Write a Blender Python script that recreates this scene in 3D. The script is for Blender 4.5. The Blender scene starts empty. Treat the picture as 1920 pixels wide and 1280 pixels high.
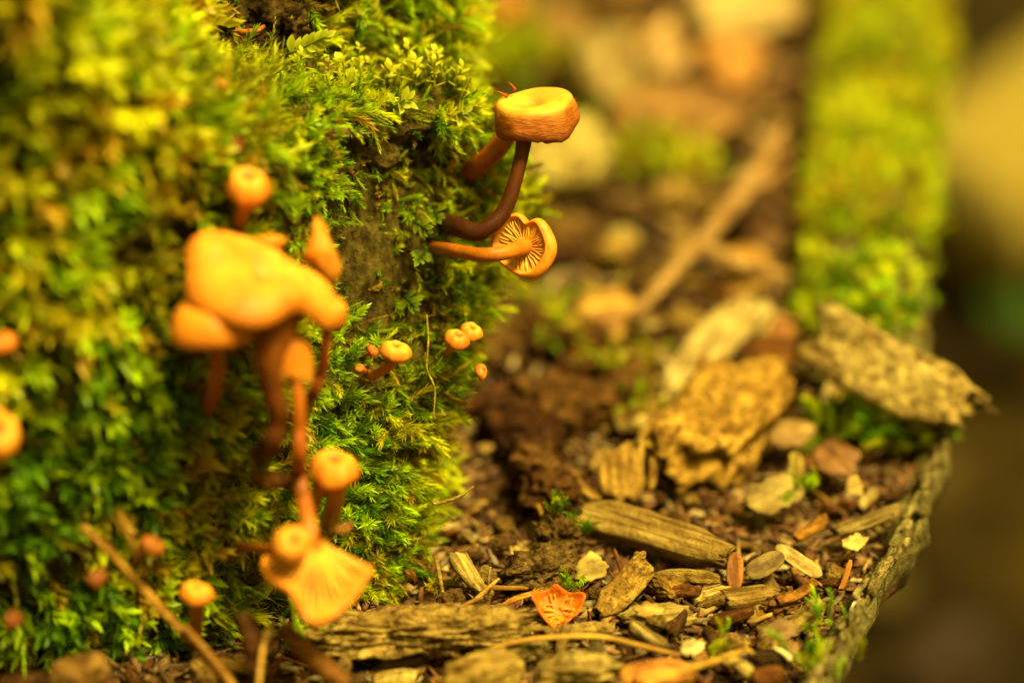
import bpy, bmesh, math, random
import numpy as np
from mathutils import Vector, Matrix
from mathutils.bvhtree import BVHTree

random.seed(7)
rng = np.random.default_rng(11)
scn = bpy.context.scene
COL = scn.collection
S = 0.01                      # everything below is authored in centimetres, meshes are stored in metres
R = math.radians

# ------------------------------------------------------------------ camera
PITCH = R(25.0)
DIST = 48.0
FC = np.array([0.0, 0.0, 4.4])
FWD = np.array([0.0, math.cos(PITCH), -math.sin(PITCH)])
UP = np.array([0.0, math.sin(PITCH), math.cos(PITCH)])
RT = np.array([1.0, 0.0, 0.0])
CAM = FC - FWD * DIST
cd = bpy.data.cameras.new('camera')
cd.lens = 90.0
cd.sensor_width = 36.0
cd.clip_start = 0.01
cd.clip_end = 100.0
cd.dof.use_dof = True
cd.dof.focus_distance = (DIST - 0.1) * S
cd.dof.aperture_fstop = 4.8
cam = bpy.data.objects.new('camera', cd)
cam.location = Vector(CAM * S)
cam.rotation_euler = (math.pi / 2 - PITCH, 0, 0)
COL.objects.link(cam)
scn.camera = cam

# ------------------------------------------------------------------ world and sun (soft woodland light)
SUN_EL, SUN_AZ = R(64), R(132)           # azimuth clockwise from +Y
w = bpy.data.worlds.new('World')
scn.world = w
w.use_nodes = True
nt = w.node_tree
nt.nodes.clear()
out = nt.nodes.new('ShaderNodeOutputWorld')
bg = nt.nodes.new('ShaderNodeBackground')
sky = nt.nodes.new('ShaderNodeTexSky')
sky.sky_type = 'NISHITA'
sky.sun_disc = False
sky.sun_elevation = SUN_EL
sky.sun_rotation = SUN_AZ
sky.air_density = 1.0
sky.dust_density = 6.0
tint = nt.nodes.new('ShaderNodeMix')
tint.data_type = 'RGBA'
tint.blend_type = 'MULTIPLY'
tint.inputs[0].default_value = 1.0
tint.inputs[7].default_value = (1.0, 0.82, 0.10, 1)
nt.links.new(sky.outputs[0], tint.inputs[6])
nt.links.new(tint.outputs[2], bg.inputs[0])
bg.inputs[1].default_value = 0.06
nt.links.new(bg.outputs[0], out.inputs[0])
sl = bpy.data.lights.new('sun', 'SUN')
sl.energy = 4.0
sl.angle = R(18)
sl.color = (1.0, 0.86, 0.42)
so = bpy.data.objects.new('sun', sl)
sdir = Vector((math.sin(SUN_AZ) * math.cos(SUN_EL), math.cos(SUN_AZ) * math.cos(SUN_EL), math.sin(SUN_EL)))
so.rotation_euler = sdir.to_track_quat('Z', 'Y').to_euler()
so.location = sdir * 2
COL.objects.link(so)
vs = scn.view_settings
vs.view_transform = 'Standard'
vs.look = 'None'
vs.gamma = 1.0
vs.use_curve_mapping = False
vs.exposure = 1.4
scn.cycles.use_denoising = True
scn.cycles.max_bounces = 8
scn.cycles.sample_clamp_indirect = 6.0

# ------------------------------------------------------------------ numpy helpers
def _h(ix, iy, iz, seed):
    n = (ix * 374761393 + iy * 668265263 + iz * 2147483647 + seed * 144269) & 0xFFFFFFFF
    n = ((n ^ (n >> 13)) * 1274126177) & 0xFFFFFFFF
    n = (n ^ (n >> 16)) & 0xFFFFFFFF
    n = (n * 2246822519) & 0xFFFFFFFF
    n = (n ^ (n >> 15)) & 0xFFFF
    return n / 32767.5 - 1.0

def vnoise(p, seed=0):
    p = np.asarray(p, float)
    i = np.floor(p).astype(np.int64)
    f = p - i
    f = f * f * (3 - 2 * f)
    x, y, z = i[..., 0], i[..., 1], i[..., 2]
    fx, fy, fz = f[..., 0], f[..., 1], f[..., 2]
    def c(a, b, d):
        return _h(x + a, y + b, z + d, seed)
    x00 = c(0, 0, 0) * (1 - fx) + c(1, 0, 0) * fx
    x10 = c(0, 1, 0) * (1 - fx) + c(1, 1, 0) * fx
    x01 = c(0, 0, 1) * (1 - fx) + c(1, 0, 1) * fx
    x11 = c(0, 1, 1) * (1 - fx) + c(1, 1, 1) * fx
    a = x00 * (1 - fy) + x10 * fy
    b = x01 * (1 - fy) + x11 * fy
    return a * (1 - fz) + b * fz

def fbm(p, octv=4, seed=0, gain=0.5):
    p = np.asarray(p, float)
    s, a, t = 0.0, 1.0, 0.0
    for k in range(octv):
        s = s + a * vnoise(p * (2.03 ** k) + 17.3 * k, seed + k * 31)
        t += a
        a *= gain
    return s / t

def sstep(a, b, x):
    t = np.clip((np.asarray(x, float) - a) / (b - a), 0, 1)
    return t * t * (3 - 2 * t)

def unit(v):
    v = np.asarray(v, float)
    return v / (np.linalg.norm(v, axis=-1, keepdims=True) + 1e-12)

# photograph pixel (1920 x 1280) -> direction; the distance comes from what it touches
def ray(px, py):
    return FWD * DIST + RT * ((px - 960) / 100.0) + UP * ((640 - py) / 100.0)

def at(px, py, off=0.0):
    if off < -2.0:                # things standing out from the near part of the wall
        off = -2.0 + 0.72 * (off + 2.0)
    return CAM + ray(px, py) * ((DIST + off) / DIST)

def gnd(px, py, z=0.0):
    d = ray(px, py)
    return CAM + d * ((z - CAM[2]) / d[2])

def camdir(r, u, f):
    return unit(RT * r + UP * u + FWD * f)

# ------------------------------------------------------------------ mesh helpers
def new_mesh(name, v, faces, col=None, smooth=True, mat=None):
    """v in cm; faces list of tuples or (n,3)/(n,4) int array"""
    v = np.asarray(v, float) * S
    me = bpy.data.meshes.new(name)
    if isinstance(faces, np.ndarray):
        n, k = faces.shape
        me.vertices.add(len(v))
        me.vertices.foreach_set('co', v.astype(np.float32).ravel())
        me.loops.add(n * k)
        me.loops.foreach_set('vertex_index', faces.astype(np.int32).ravel())
        me.polygons.add(n)
        me.polygons.foreach_set('loop_start', np.arange(0, n * k, k, dtype=np.int32))
        me.polygons.foreach_set('loop_total', np.full(n, k, dtype=np.int32))
    else:
        me.from_pydata([tuple(q) for q in v], [], faces)
    me.update()
    if smooth:
        me.polygons.foreach_set('use_smooth', np.ones(len(me.polygons), dtype=bool))
    if col is not None:
        c = np.ones((len(v), 4), np.float32)
        col = np.asarray(col, float)
        c[:, :col.shape[1]] = col
        a = me.attributes.new('col', 'FLOAT_COLOR', 'POINT')
        a.data.foreach_set('color', c.ravel())
    if mat is not None:
        me.materials.append(mat)
    return me

def obj(name, me, parent=None, loc=(0, 0, 0), rot=None):
    o = bpy.data.objects.new(name, me)
    COL.objects.link(o)
    if parent is not None:
        o.parent = parent
    o.location = Vector(loc) * S
    if rot is not None:
        o.rotation_euler = rot
    return o

def tag(o, label, cat, group=None, kind=None):
    o['label'] = label
    o['category'] = cat
    if group:
        o['group'] = group
    if kind:
        o['kind'] = kind
    return o

def struct(o):
    o['kind'] = 'structure'
    return o

def thing(name, label, cat, loc, group=None):
    o = bpy.data.objects.new(name, None)
    o.empty_display_size = 0.005
    COL.objects.link(o)
    o.location = Vector(loc) * S
    return tag(o, label, cat, group)

def catmull(pts, n):
    """pts (k,d) -> n samples along a Catmull-Rom curve"""
    P = np.asarray(pts, float)
    P = np.vstack([2 * P[0] - P[1], P, 2 * P[-1] - P[-2]])
    k = len(P) - 3
    o = []
    for t in np.linspace(0, k - 1e-6, n):
        i = int(t)
        f = t - i
        a, b, c, d = P[i:i + 4]
        o.append(0.5 * ((2 * b) + (-a + c) * f + (2 * a - 5 * b + 4 * c - d) * f * f + (-a + 3 * b - 3 * c + d) * f ** 3))
    return np.array(o)

def frames(C):
    T = unit(np.gradient(C, axis=0))
    N = np.zeros_like(C)
    ref = np.array([0, 0, 1.0]) if abs(T[0][2]) < 0.8 else np.array([1.0, 0, 0])
    n = unit(ref - T[0] * ref.dot(T[0]))
    for i in range(len(C)):
        n = unit(n - T[i] * n.dot(T[i]))
        N[i] = n
    return T, N, np.cross(T, N)

def tube(pts, rad, n=24, seg=12, rough=0.0, seed=0, flat=1.0):
    """closed tube through control points, rad per control point"""
    C = catmull(np.hstack([np.asarray(pts, float), np.asarray(rad, float)[:, None]]), n)
    C, r = C[:, :3], C[:, 3]
    T, N, B = frames(C)
    a = np.linspace(0, 2 * np.pi, seg, endpoint=False)
    V = C[:, None] + (N[:, None] * np.cos(a)[None, :, None] * flat + B[:, None] * np.sin(a)[None, :, None]) * r[:, None, None]
    V = V.reshape(-1, 3)
    if rough:
        d = V - np.repeat(C, seg, 0)
        V = V + d * (rough * fbm(V / max(r.mean(), 1e-3) * 0.8, 3, seed))[:, None]
    F = [(i * seg + j, i * seg + (j + 1) % seg, (i + 1) * seg + (j + 1) % seg, (i + 1) * seg + j)
         for i in range(n - 1) for j in range(seg)]
    V = np.vstack([V, C[0], C[-1]])
    F += [(j, len(V) - 2, (j + 1) % seg) for j in range(seg)]
    o = (n - 1) * seg
    F += [(o + j, o + (j + 1) % seg, len(V) - 1) for j in range(seg)]
    t = np.concatenate([np.repeat(np.linspace(0, 1, n), seg), [0, 1]])
    return V, F, t

# ------------------------------------------------------------------ materials
def mat_new(name):
    m = bpy.data.materials.new(name)
    m.use_nodes = True
    t = m.node_tree
    t.nodes.clear()
    o = t.nodes.new('ShaderNodeOutputMaterial')
    return m, t, o

def N(t, kind, **kw):
    n = t.nodes.new(kind)
    for k, v in kw.items():
        if k.startswith('i_'):
            key = k[2:]
            n.inputs[int(key) if key.isdigit() else key.replace('_', ' ')].default_value = v
        else:
            setattr(n, k, v)
    return n

def coords(t, scale=(1, 1, 1)):
    tc = N(t, 'ShaderNodeTexCoord')
    mp = N(t, 'ShaderNodeMapping')
    mp.inputs['Scale'].default_value = tuple(100 * s for s in scale)
    t.links.new(tc.outputs['Object'], mp.inputs['Vector'])
    return mp.outputs[0]

def ramp(t, fac, stops):
    r = N(t, 'ShaderNodeValToRGB')
    e = r.color_ramp.elements
    while len(e) < len(stops):
        e.new(0.5)
    for q, (p, c) in zip(e, stops):
        q.position = p
        q.color = (*c, 1) if len(c) == 3 else c
    t.links.new(fac, r.inputs[0])
    return r.outputs[0]

def mul(t, a, b, fac=1.0, mode='MULTIPLY'):
    m = N(t, 'ShaderNodeMix', data_type='RGBA', blend_type=mode)
    m.inputs[0].default_value = fac
    for s, q in ((a, m.inputs[6]), (b, m.inputs[7])):
        if isinstance(s, tuple):
            q.default_value = (*s, 1)
        else:
            t.links.new(s, q)
    return m.outputs[2]

def mat_moss(name='moss_leaf', trans=0.5):
    m, t, o = mat_new(name)
    a = N(t, 'ShaderNodeAttribute', attribute_name='col')
    p = N(t, 'ShaderNodeBsdfPrincipled', i_Roughness=0.42)
    p.inputs['Specular IOR Level'].default_value = 0.18
    tr = N(t, 'ShaderNodeBsdfTranslucent')
    mx = N(t, 'ShaderNodeMixShader', i_0=trans)
    t.links.new(a.outputs['Color'], p.inputs['Base Color'])
    g = mul(t, a.outputs['Color'], (1.25, 1.2, 0.5))
    t.links.new(g, tr.inputs[0])
    t.links.new(p.outputs[0], mx.inputs[1])
    t.links.new(tr.outputs[0], mx.inputs[2])
    t.links.new(mx.outputs[0], o.inputs[0])
    return m

def mat_fungus(name, bump=0.25, fibre=(1, 1, 1), rough=0.5, sss=0.35, var=0.25):
    m, t, o = mat_new(name)
    a = N(t, 'ShaderNodeAttribute', attribute_name='col')
    c = coords(t, fibre)
    n1 = N(t, 'ShaderNodeTexNoise', i_Scale=9.0, i_Detail=6.0, i_Roughness=0.6)
    t.links.new(c, n1.inputs[0])
    lo = 1 - var
    k = ramp(t, n1.outputs[0], [(0.3, (lo, lo * 0.85, lo * 0.7)), (0.62, (1.06, 1.06, 1.05))])
    iso_ = coords(t, (1, 1, 1))
    n2 = N(t, 'ShaderNodeTexNoise', i_Scale=1.7, i_Detail=4.0, i_Roughness=0.6)
    t.links.new(iso_, n2.inputs[0])
    bl = ramp(t, n2.outputs[0], [(0.36, (0.70, 0.58, 0.5)), (0.52, (1.0, 0.98, 0.95)), (0.68, (1.12, 1.18, 1.2))])
    base_ = mul(t, a.outputs['Color'], bl, 0.7)
    mk = N(t, 'ShaderNodeMix', data_type='RGBA', blend_type='MULTIPLY')
    t.links.new(a.outputs['Alpha'], mk.inputs[0])
    t.links.new(base_, mk.inputs[6])
    t.links.new(k, mk.inputs[7])
    col = mk.outputs[2]
    p = N(t, 'ShaderNodeBsdfPrincipled', i_Roughness=rough)
    p.inputs['Specular IOR Level'].default_value = 0.16
    p.inputs['Subsurface Weight'].default_value = sss
    p.inputs['Subsurface Radius'].default_value = (1.0, 0.35, 0.06)
    p.inputs['Subsurface Scale'].default_value = 0.0016
    t.links.new(col, p.inputs['Base Color'])
    b = N(t, 'ShaderNodeBump', i_Distance=0.0004)
    bs = N(t, 'ShaderNodeMath', operation='MULTIPLY', i_1=bump)
    t.links.new(a.outputs['Alpha'], bs.inputs[0])
    t.links.new(bs.outputs[0], b.inputs['Strength'])
    t.links.new(n1.outputs[0], b.inputs['Height'])
    t.links.new(b.outputs[0], p.inputs['Normal'])
    t.links.new(p.outputs[0], o.inputs[0])
    return m

def mat_wood(name, stretch=(0.35, 3.2, 3.2), pit=0.5, bump=0.9, scale=2.6, dark=0.12, rough=0.85, spec=0.08):
    """tint comes from the object's own colour; grain along local X"""
    m, t, o = mat_new(name)
    oi = N(t, 'ShaderNodeObjectInfo')
    c = coords(t, stretch)
    rnd = N(t, 'ShaderNodeVectorMath', operation='SCALE', i_Scale=37.0)
    cx = N(t, 'ShaderNodeCombineXYZ')
    t.links.new(oi.outputs['Random'], cx.inputs[0])
    t.links.new(oi.outputs['Random'], cx.inputs[1])
    t.links.new(cx.outputs[0], rnd.inputs[0])
    add = N(t, 'ShaderNodeVectorMath', operation='ADD')
    t.links.new(c, add.inputs[0])
    t.links.new(rnd.outputs[0], add.inputs[1])
    g = N(t, 'ShaderNodeTexNoise', i_Scale=scale, i_Detail=8.0, i_Roughness=0.68)
    t.links.new(add.outputs[0], g.inputs[0])
    iso = coords(t, (1, 1, 1))
    add2 = N(t, 'ShaderNodeVectorMath', operation='ADD')
    t.links.new(iso, add2.inputs[0])
    t.links.new(rnd.outputs[0], add2.inputs[1])
    b2 = N(t, 'ShaderNodeTexNoise', i_Scale=5.5, i_Detail=5.0, i_Roughness=0.6)
    t.links.new(add2.outputs[0], b2.inputs[0])
    big = N(t, 'ShaderNodeTexNoise', i_Scale=1.3, i_Detail=3.0)
    t.links.new(add2.outputs[0], big.inputs[0])
    gr = ramp(t, g.outputs[0], [(0.30, (dark, dark * 0.8, dark * 0.6)), (0.44, (0.55, 0.50, 0.42)), (0.58, (1.0, 1.0, 0.95)), (0.72, (1.5, 1.5, 1.4))])
    pt = ramp(t, b2.outputs[0], [(0.33, (1 - pit, (1 - pit) * 0.85, (1 - pit) * 0.7)), (0.5, (1, 1, 1))])
    lg = ramp(t, big.outputs[0], [(0.35, (0.65, 0.58, 0.5)), (0.62, (1.08, 1.08, 1.05))])
    col = mul(t, mul(t, mul(t, oi.outputs['Color'], gr), pt), lg)
    p = N(t, 'ShaderNodeBsdfPrincipled', i_Roughness=rough)
    p.inputs['Specular IOR Level'].default_value = spec
    t.links.new(col, p.inputs['Base Color'])
    ad = N(t, 'ShaderNodeMath', operation='ADD')
    t.links.new(g.outputs[0], ad.inputs[0])
    t.links.new(b2.outputs[0], ad.inputs[1])
    b = N(t, 'ShaderNodeBump', i_Strength=bump, i_Distance=0.0018)
    t.links.new(ad.outputs[0], b.inputs['Height'])
    t.links.new(b.outputs[0], p.inputs['Normal'])
    t.links.new(p.outputs[0], o.inputs[0])
    return m

def mat_soil(name, stops, scale=1.2, bump=1.0, dist=0.002, rough=0.9, stretch=(1, 1, 1)):
    m, t, o = mat_new(name)
    c = coords(t, stretch)
    n1 = N(t, 'ShaderNodeTexNoise', i_Scale=scale, i_Detail=10.0, i_Roughness=0.68)
    t.links.new(c, n1.inputs[0])
    col = ramp(t, n1.outputs[0], stops)
    p = N(t, 'ShaderNodeBsdfPrincipled', i_Roughness=rough)
    p.inputs['Specular IOR Level'].default_value = 0.06
    t.links.new(col, p.inputs['Base Color'])
    b = N(t, 'ShaderNodeBump', i_Strength=bump, i_Distance=dist)
    t.links.new(n1.outputs[0], b.inputs['Height'])
    t.links.new(b.outputs[0], p.inputs['Normal'])
    t.links.new(p.outputs[0], o.inputs[0])
    return m

M_MOSS = mat_moss()
M_LEAFMOSS = mat_moss('leafy_moss', 0.5)
M_CAP = mat_fungus('cap_flesh', 0.22, (1, 1, 1))
M_CAPFIB = mat_fungus('cap_fibrous', 0.9, (0.7, 0.7, 5.0), var=0.5)
M_STEM = mat_fungus('stem_flesh', 0.25, (2.5, 2.5, 0.5), rough=0.38, sss=0.15)
M_GILL = mat_fungus('gill_flesh', 0.1, (1, 1, 1), sss=0.4, var=0.12)
M_WOOD = mat_wood('rotten_wood')
M_GRAIN = mat_wood('grained_wood', stretch=(0.14, 4.0, 4.0), pit=0.25, scale=2.2)
M_CRUMB = mat_wood('crumbly_bark', stretch=(0.9, 1.4, 1.4), pit=0.75, bump=1.0, scale=3.2, dark=0.12)
M_LEAF = mat_wood('dry_leaf', stretch=(0.3, 1.6, 1.6), pit=0.3, bump=0.4, scale=2.0, dark=0.35, rough=0.6, spec=0.15)
M_TWIG = mat_wood('twig_skin', stretch=(0.3, 3, 3), pit=0.15, bump=0.3, scale=2.0, dark=0.45, rough=0.6)
M_SOIL = mat_soil('soil', [(0.3, (0.008, 0.003, 0.0006)), (0.5, (0.030, 0.012, 0.002)), (0.7, (0.09, 0.04, 0.007))], 1.5)
M_BARK = mat_soil('stump_bark', [(0.28, (0.010, 0.006, 0.001)), (0.46, (0.060, 0.040, 0.005)), (0.6, (0.12, 0.085, 0.011)), (0.76, (0.24, 0.175, 0.025))], 3.2, 1.0, 0.003, stretch=(1.2, 1.2, 0.8))
M_RIM = mat_soil('rim_bark', [(0.30, (0.018, 0.012, 0.003)), (0.44, (0.10, 0.075, 0.015)), (0.56, (0.20, 0.155, 0.036)), (0.66, (0.30, 0.24, 0.075)), (0.74, (0.62, 0.52, 0.26))], 3.4, 1.0, 0.003, stretch=(1.5, 0.7, 1.2))
M_FLOOR = mat_soil('forest_soil', [(0.3, (0.005, 0.003, 0.0003)), (0.5, (0.016, 0.009, 0.0006)), (0.7, (0.05, 0.031, 0.002))], 0.12, 1.0, 0.01)

# ------------------------------------------------------------------ the low broken stump top (ground) and its rim
RIM_PIX = [(1564, 1205, .6), (1612, 1119, .6), (1644, 1068, .65), (1684, 1021, .65), (1740, 912, .6), (1762, 850, .55), (1775, 770, .4)]
rim_pts = [gnd(*p) for p in RIM_PIX]
LOG_PIX = [(1640, 650), (1630, 560), (1632, 400), (1650, 200), (1665, 0)]
log_pts = [gnd(px, py, 0.7) for px, py in LOG_PIX]
tab = [(p[1], p[0]) for p in rim_pts] + [(p[1], p[0] + 1.15) for p in log_pts]
slope = (tab[1][1] - tab[0][1]) / (tab[1][0] - tab[0][0])
tab = [(-20.0, tab[0][1] + slope * 0.8 * (-20.0 - tab[0][0]))] + tab
tab.append((64.0, tab[-1][1] + 1.0))
ty = np.array([a for a, b in tab]); tx = np.array([b for a, b in tab])
def xrim(y):
    return np.interp(y, ty, tx)

def ground_z(x, y):
    p = np.stack([np.asarray(x, float), np.asarray(y, float), np.zeros_like(np.asarray(x, float))], -1)
    return -0.25 + 0.45 * fbm(p * 0.35, 4, 5) + 0.12 * fbm(p * 1.6, 3, 9)

NX, NY = 150, 210
ys = np.concatenate([np.linspace(-18, 8, 120), np.linspace(8.3, 62, NY - 120)])
U, Y = np.meshgrid(np.linspace(0, 1, NX), ys)
X = -28 + (xrim(Y) + 0.05 + 28) * U
Z = ground_z(X, Y)
gv = np.stack([X, Y, Z], -1).reshape(-1, 3)
gf = np.array([(j * NX + i, j * NX + i + 1, (j + 1) * NX + i + 1, (j + 1) * NX + i) for j in range(NY - 1) for i in range(NX - 1)])
struct(obj('ground', new_mesh('ground', gv, gf, mat=M_SOIL)))

RIM = []
def make_rim():
    yy = np.concatenate([np.linspace(-18, -7.1, 40), np.linspace(-7, 9, 330), np.linspace(9.2, 62, 150)])
    prof = [(-0.85, -0.35), (-0.62, 0.05), (-0.5, 0.16), (-0.38, 0.24), (-0.26, 0.30), (-0.16, 0.36), (-0.09, 0.50), (-0.03, 0.66), (0.04, 0.70), (0.10, 0.60), (0.14, 0.45), (0.20, 0.25), (0.20, -0.05), (-0.1, -0.6), (-1.6, -2), (-5, -5), (-8, -12), (-9, -20), (-9, -32)]
    V = []
    for y in yy:
        x = xrim(y)
        hs = (0.85 - 0.6 * float(sstep(5.0, 8.5, y))) + 0.45 * float(vnoise(np.array([y * 0.9, 0, 3.3]), 2)) + 0.3 * float(vnoise(np.array([y * 3.1, 0, 3.3]), 4)) + 0.35 * float(vnoise(np.array([y * 7.3, 0, 3.3]), 5))
        jx = 0.18 * float(vnoise(np.array([y * 0.7, 5, 1.0]), 8))
        for a, b in prof:
            V.append((x + (a * 0.72 if b > -0.4 else a) + jx, y, b * hs * 0.85 if b > 0 else b))
    V = np.array(V)
    n = fbm(V * np.array([1.2, 0.8, 0.7]), 4, 21)
    V[:, 0] += 0.16 * n + 0.16 * fbm(V * np.array([2.5, 2.6, 3.0]), 5, 25, 0.62)
    V[:, 2] += (0.14 * fbm(V * 1.9, 3, 22) + 0.20 * fbm(V * 4.5, 4, 23, 0.65)) * (V[:, 2] > -1)
    k = len(prof)
    F = np.array([(i * k + j, (i + 1) * k + j, (i + 1) * k + j + 1, i * k + j + 1) for i in range(len(yy) - 1) for j in range(k - 1)])[:, ::-1]
    o = obj('bark_edge', new_mesh('bark_edge', V, F, mat=M_RIM))
    RIM.append(o)
    tag(o, 'upright grey-green bark edge along the side of the chip-covered stump top', 'bark wall')
make_rim()

# ------------------------------------------------------------------ forest floor below and beyond
def make_floor():
    n = 160
    g = np.sign(np.linspace(-1, 1, n)) * np.abs(np.linspace(-1, 1, n)) ** 2.2 * 1500
    X, Y = np.meshgrid(g, g)
    P = np.stack([X, Y, np.zeros_like(X)], -1)
    Z = -32 + 3.0 * fbm(P * 0.03, 4, 40)
    v = np.stack([X, Y + 40, Z], -1).reshape(-1, 3)
    f = np.array([(j * n + i, j * n + i + 1, (j + 1) * n + i + 1, (j + 1) * n + i) for j in range(n - 1) for i in range(n - 1)])
    struct(obj('forest_floor', new_mesh('forest_floor', v, f, mat=M_FLOOR)))
make_floor()

# ------------------------------------------------------------------ the tall mossy stump on the left
def fz(py):       # height of a pixel row on the plane of focus
    return 4.4 + 0.906 * (640 - py) / 100.0
EDGE = [(1180, 735), (1130, 768), (1080, 802), (1000, 800), (920, 788), (820, 838), (720, 866), (600, 890), (520, 892), (430, 888), (330, 900), (250, 902), (130, 880), (60, 850), (-60, 850), (-400, 830)]
ez = np.array([fz(a) for a, b in EDGE]); ex = np.array([(b - 960) / 100.0 - 0.38 for a, b in EDGE])
def xedge(z):
    return np.interp(z, ez, ex)

def pit(x, z, px, py, rx, rz, d):
    cx, cz = (px - 960) / 100.0, fz(py)
    return d * np.exp(-((x - cx) / rx) ** 2 - ((z - cz) / rz) ** 2)

LZX = np.array([-24.0, -9.0, -7.6, -6.6, -5.8, -5.1, -4.3, -2.6, -1.0, 2.0])
LZZ = np.array([17.0, 14.5, 12.4, 10.75, 9.9, 8.95, 8.6, 8.45, 8.4, 8.4])
def front_y(x, z):
    zl = np.interp(x, LZX, LZZ)                                            # height of the ledge, rising to the left
    yc = 0.455 * (z - 4.4) + 1.15
    yl = -3.4 - 0.10 * z - 0.5 * np.sin(z * 0.45)
    wl = sstep(-1.8, -8.2, x)
    wl = wl * 0.8 + 0.2 * sstep(-1.2, -5.0, x)
    led = sstep(0.0, 0.32, z - zl)
    y = yc * (1 - wl) + yl * wl
    back = 3.3 + 0.25 * (z - 9.5) + 1.7 * sstep(-4.2, -2.0, x) - 0.9 * sstep(-6.0, -8.0, x)
    y = y * (1 - led) + np.maximum(back, y + 0.6) * led
    y = y - 0.4 * np.exp(-((z - zl + 0.45) / 0.45) ** 2)                   # lip under the ledge
    y = y + pit(x, z, 790, 345, 0.3, 0.25, 0.9) + pit(x, z, 745, 560, 0.16, 1.5, 0.45) + pit(x, z, 640, 300, 0.35, 0.35, 0.5)
    y = y + pit(x, z, 690, 470, 0.75, 1.0, 0.25) + pit(x, z, 780, 900, 0.3, 0.8, 0.25) + pit(x, z, 470, 760, 0.8, 0.5, 0.7)
    y = y - pit(x, z, 760, 270, 0.55, 0.5, 0.35)
    return y

def make_stump():
    zs = np.concatenate([np.linspace(-2.5, 12.5, 190), np.linspace(12.8, 19, 20)])
    nf, na, nb = 190, 26, 60
    rows = []
    for z in zs:
        xe = xedge(z)
        r = 0.85
        x0 = xe - r
        u = np.linspace(0, 1, nf)
        xf = -24 + (x0 + 24) * (1 - (1 - u) ** 1.7)
        yf = front_y(xf, np.full(nf, z))
        yc = yf[-1]
        a = np.linspace(0, np.pi / 2, na + 1)[1:]
        xa = x0 + r * np.sin(a)
        ya = yc + 1.0 * (1 - np.cos(a))
        yb = np.linspace(ya[-1], 16, nb + 1)[1:]
        xb = xe + 1.15 * np.exp(-((yb - 4.2) / 1.4) ** 2 - ((z - 5.6) / 1.5) ** 2) + 0.35 * np.exp(-((yb - 3.6) / 1.3) ** 2 - ((z - 3.4) / 1.4) ** 2) - 0.10 * np.maximum(yb - 7, 0)
        xs = np.concatenate([xf, xa, xb, [-24.0]])
        yy = np.concatenate([yf, ya, yb, [16.0]])
        rows.append(np.stack([xs, yy, np.full(len(xs), z)], -1))
    V = np.array(rows)
    nv, nu = V.shape[:2]
    du = np.gradient(V, axis=1); dv = np.gradient(V, axis=0)
    nrm = unit(np.cross(du, dv))
    n = 0.42 * fbm(V * 0.42, 3, 60) + 0.20 * fbm(V * np.array([1.3, 1.3, 0.8]), 4, 61) + 0.09 * fbm(V * 3.2, 3, 62)
    V = V + nrm * n[..., None]
    verts = np.vstack([V.reshape(-1, 3), [[-12, 8, 19.5]]])
    F = [(j * nu + i, j * nu + (i + 1) % nu, (j + 1) * nu + (i + 1) % nu, (j + 1) * nu + i) for j in range(nv - 1) for i in range(nu)]
    F = np.array(F)
    T = np.vstack([F[:, [0, 1, 2]], F[:, [0, 2, 3]]])
    top = (nv - 1) * nu
    T = np.vstack([T, [(top + i, top + (i + 1) % nu, len(verts) - 1) for i in range(nu)]])
    root = thing('mossy_stump', 'tall rotten stump with moss-covered bark carrying small orange mushrooms', 'stump', (-6, 0, 0))
    me = new_mesh('bark', verts - np.array([-6, 0, 0]), T, mat=M_BARK)
    obj('bark', me, root)
    return verts, T, root
SV, ST, STUMP = make_stump()
BVH = BVHTree.FromPolygons([tuple(v) for v in SV], [tuple(int(q) for q in t) for t in ST])
CAMV = Vector(CAM)
def wallhit(px, py, sink=0.25):
    d = Vector(ray(px, py)).normalized()
    h = BVH.ray_cast(CAMV, d)
    if h[0] is None:
        return gnd(px, py, 0.0)
    return np.array(h[0] + d * sink)
def wall_off(px, py):
    p = wallhit(px, py, 0)
    return float((p - FC).dot(FWD))

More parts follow.
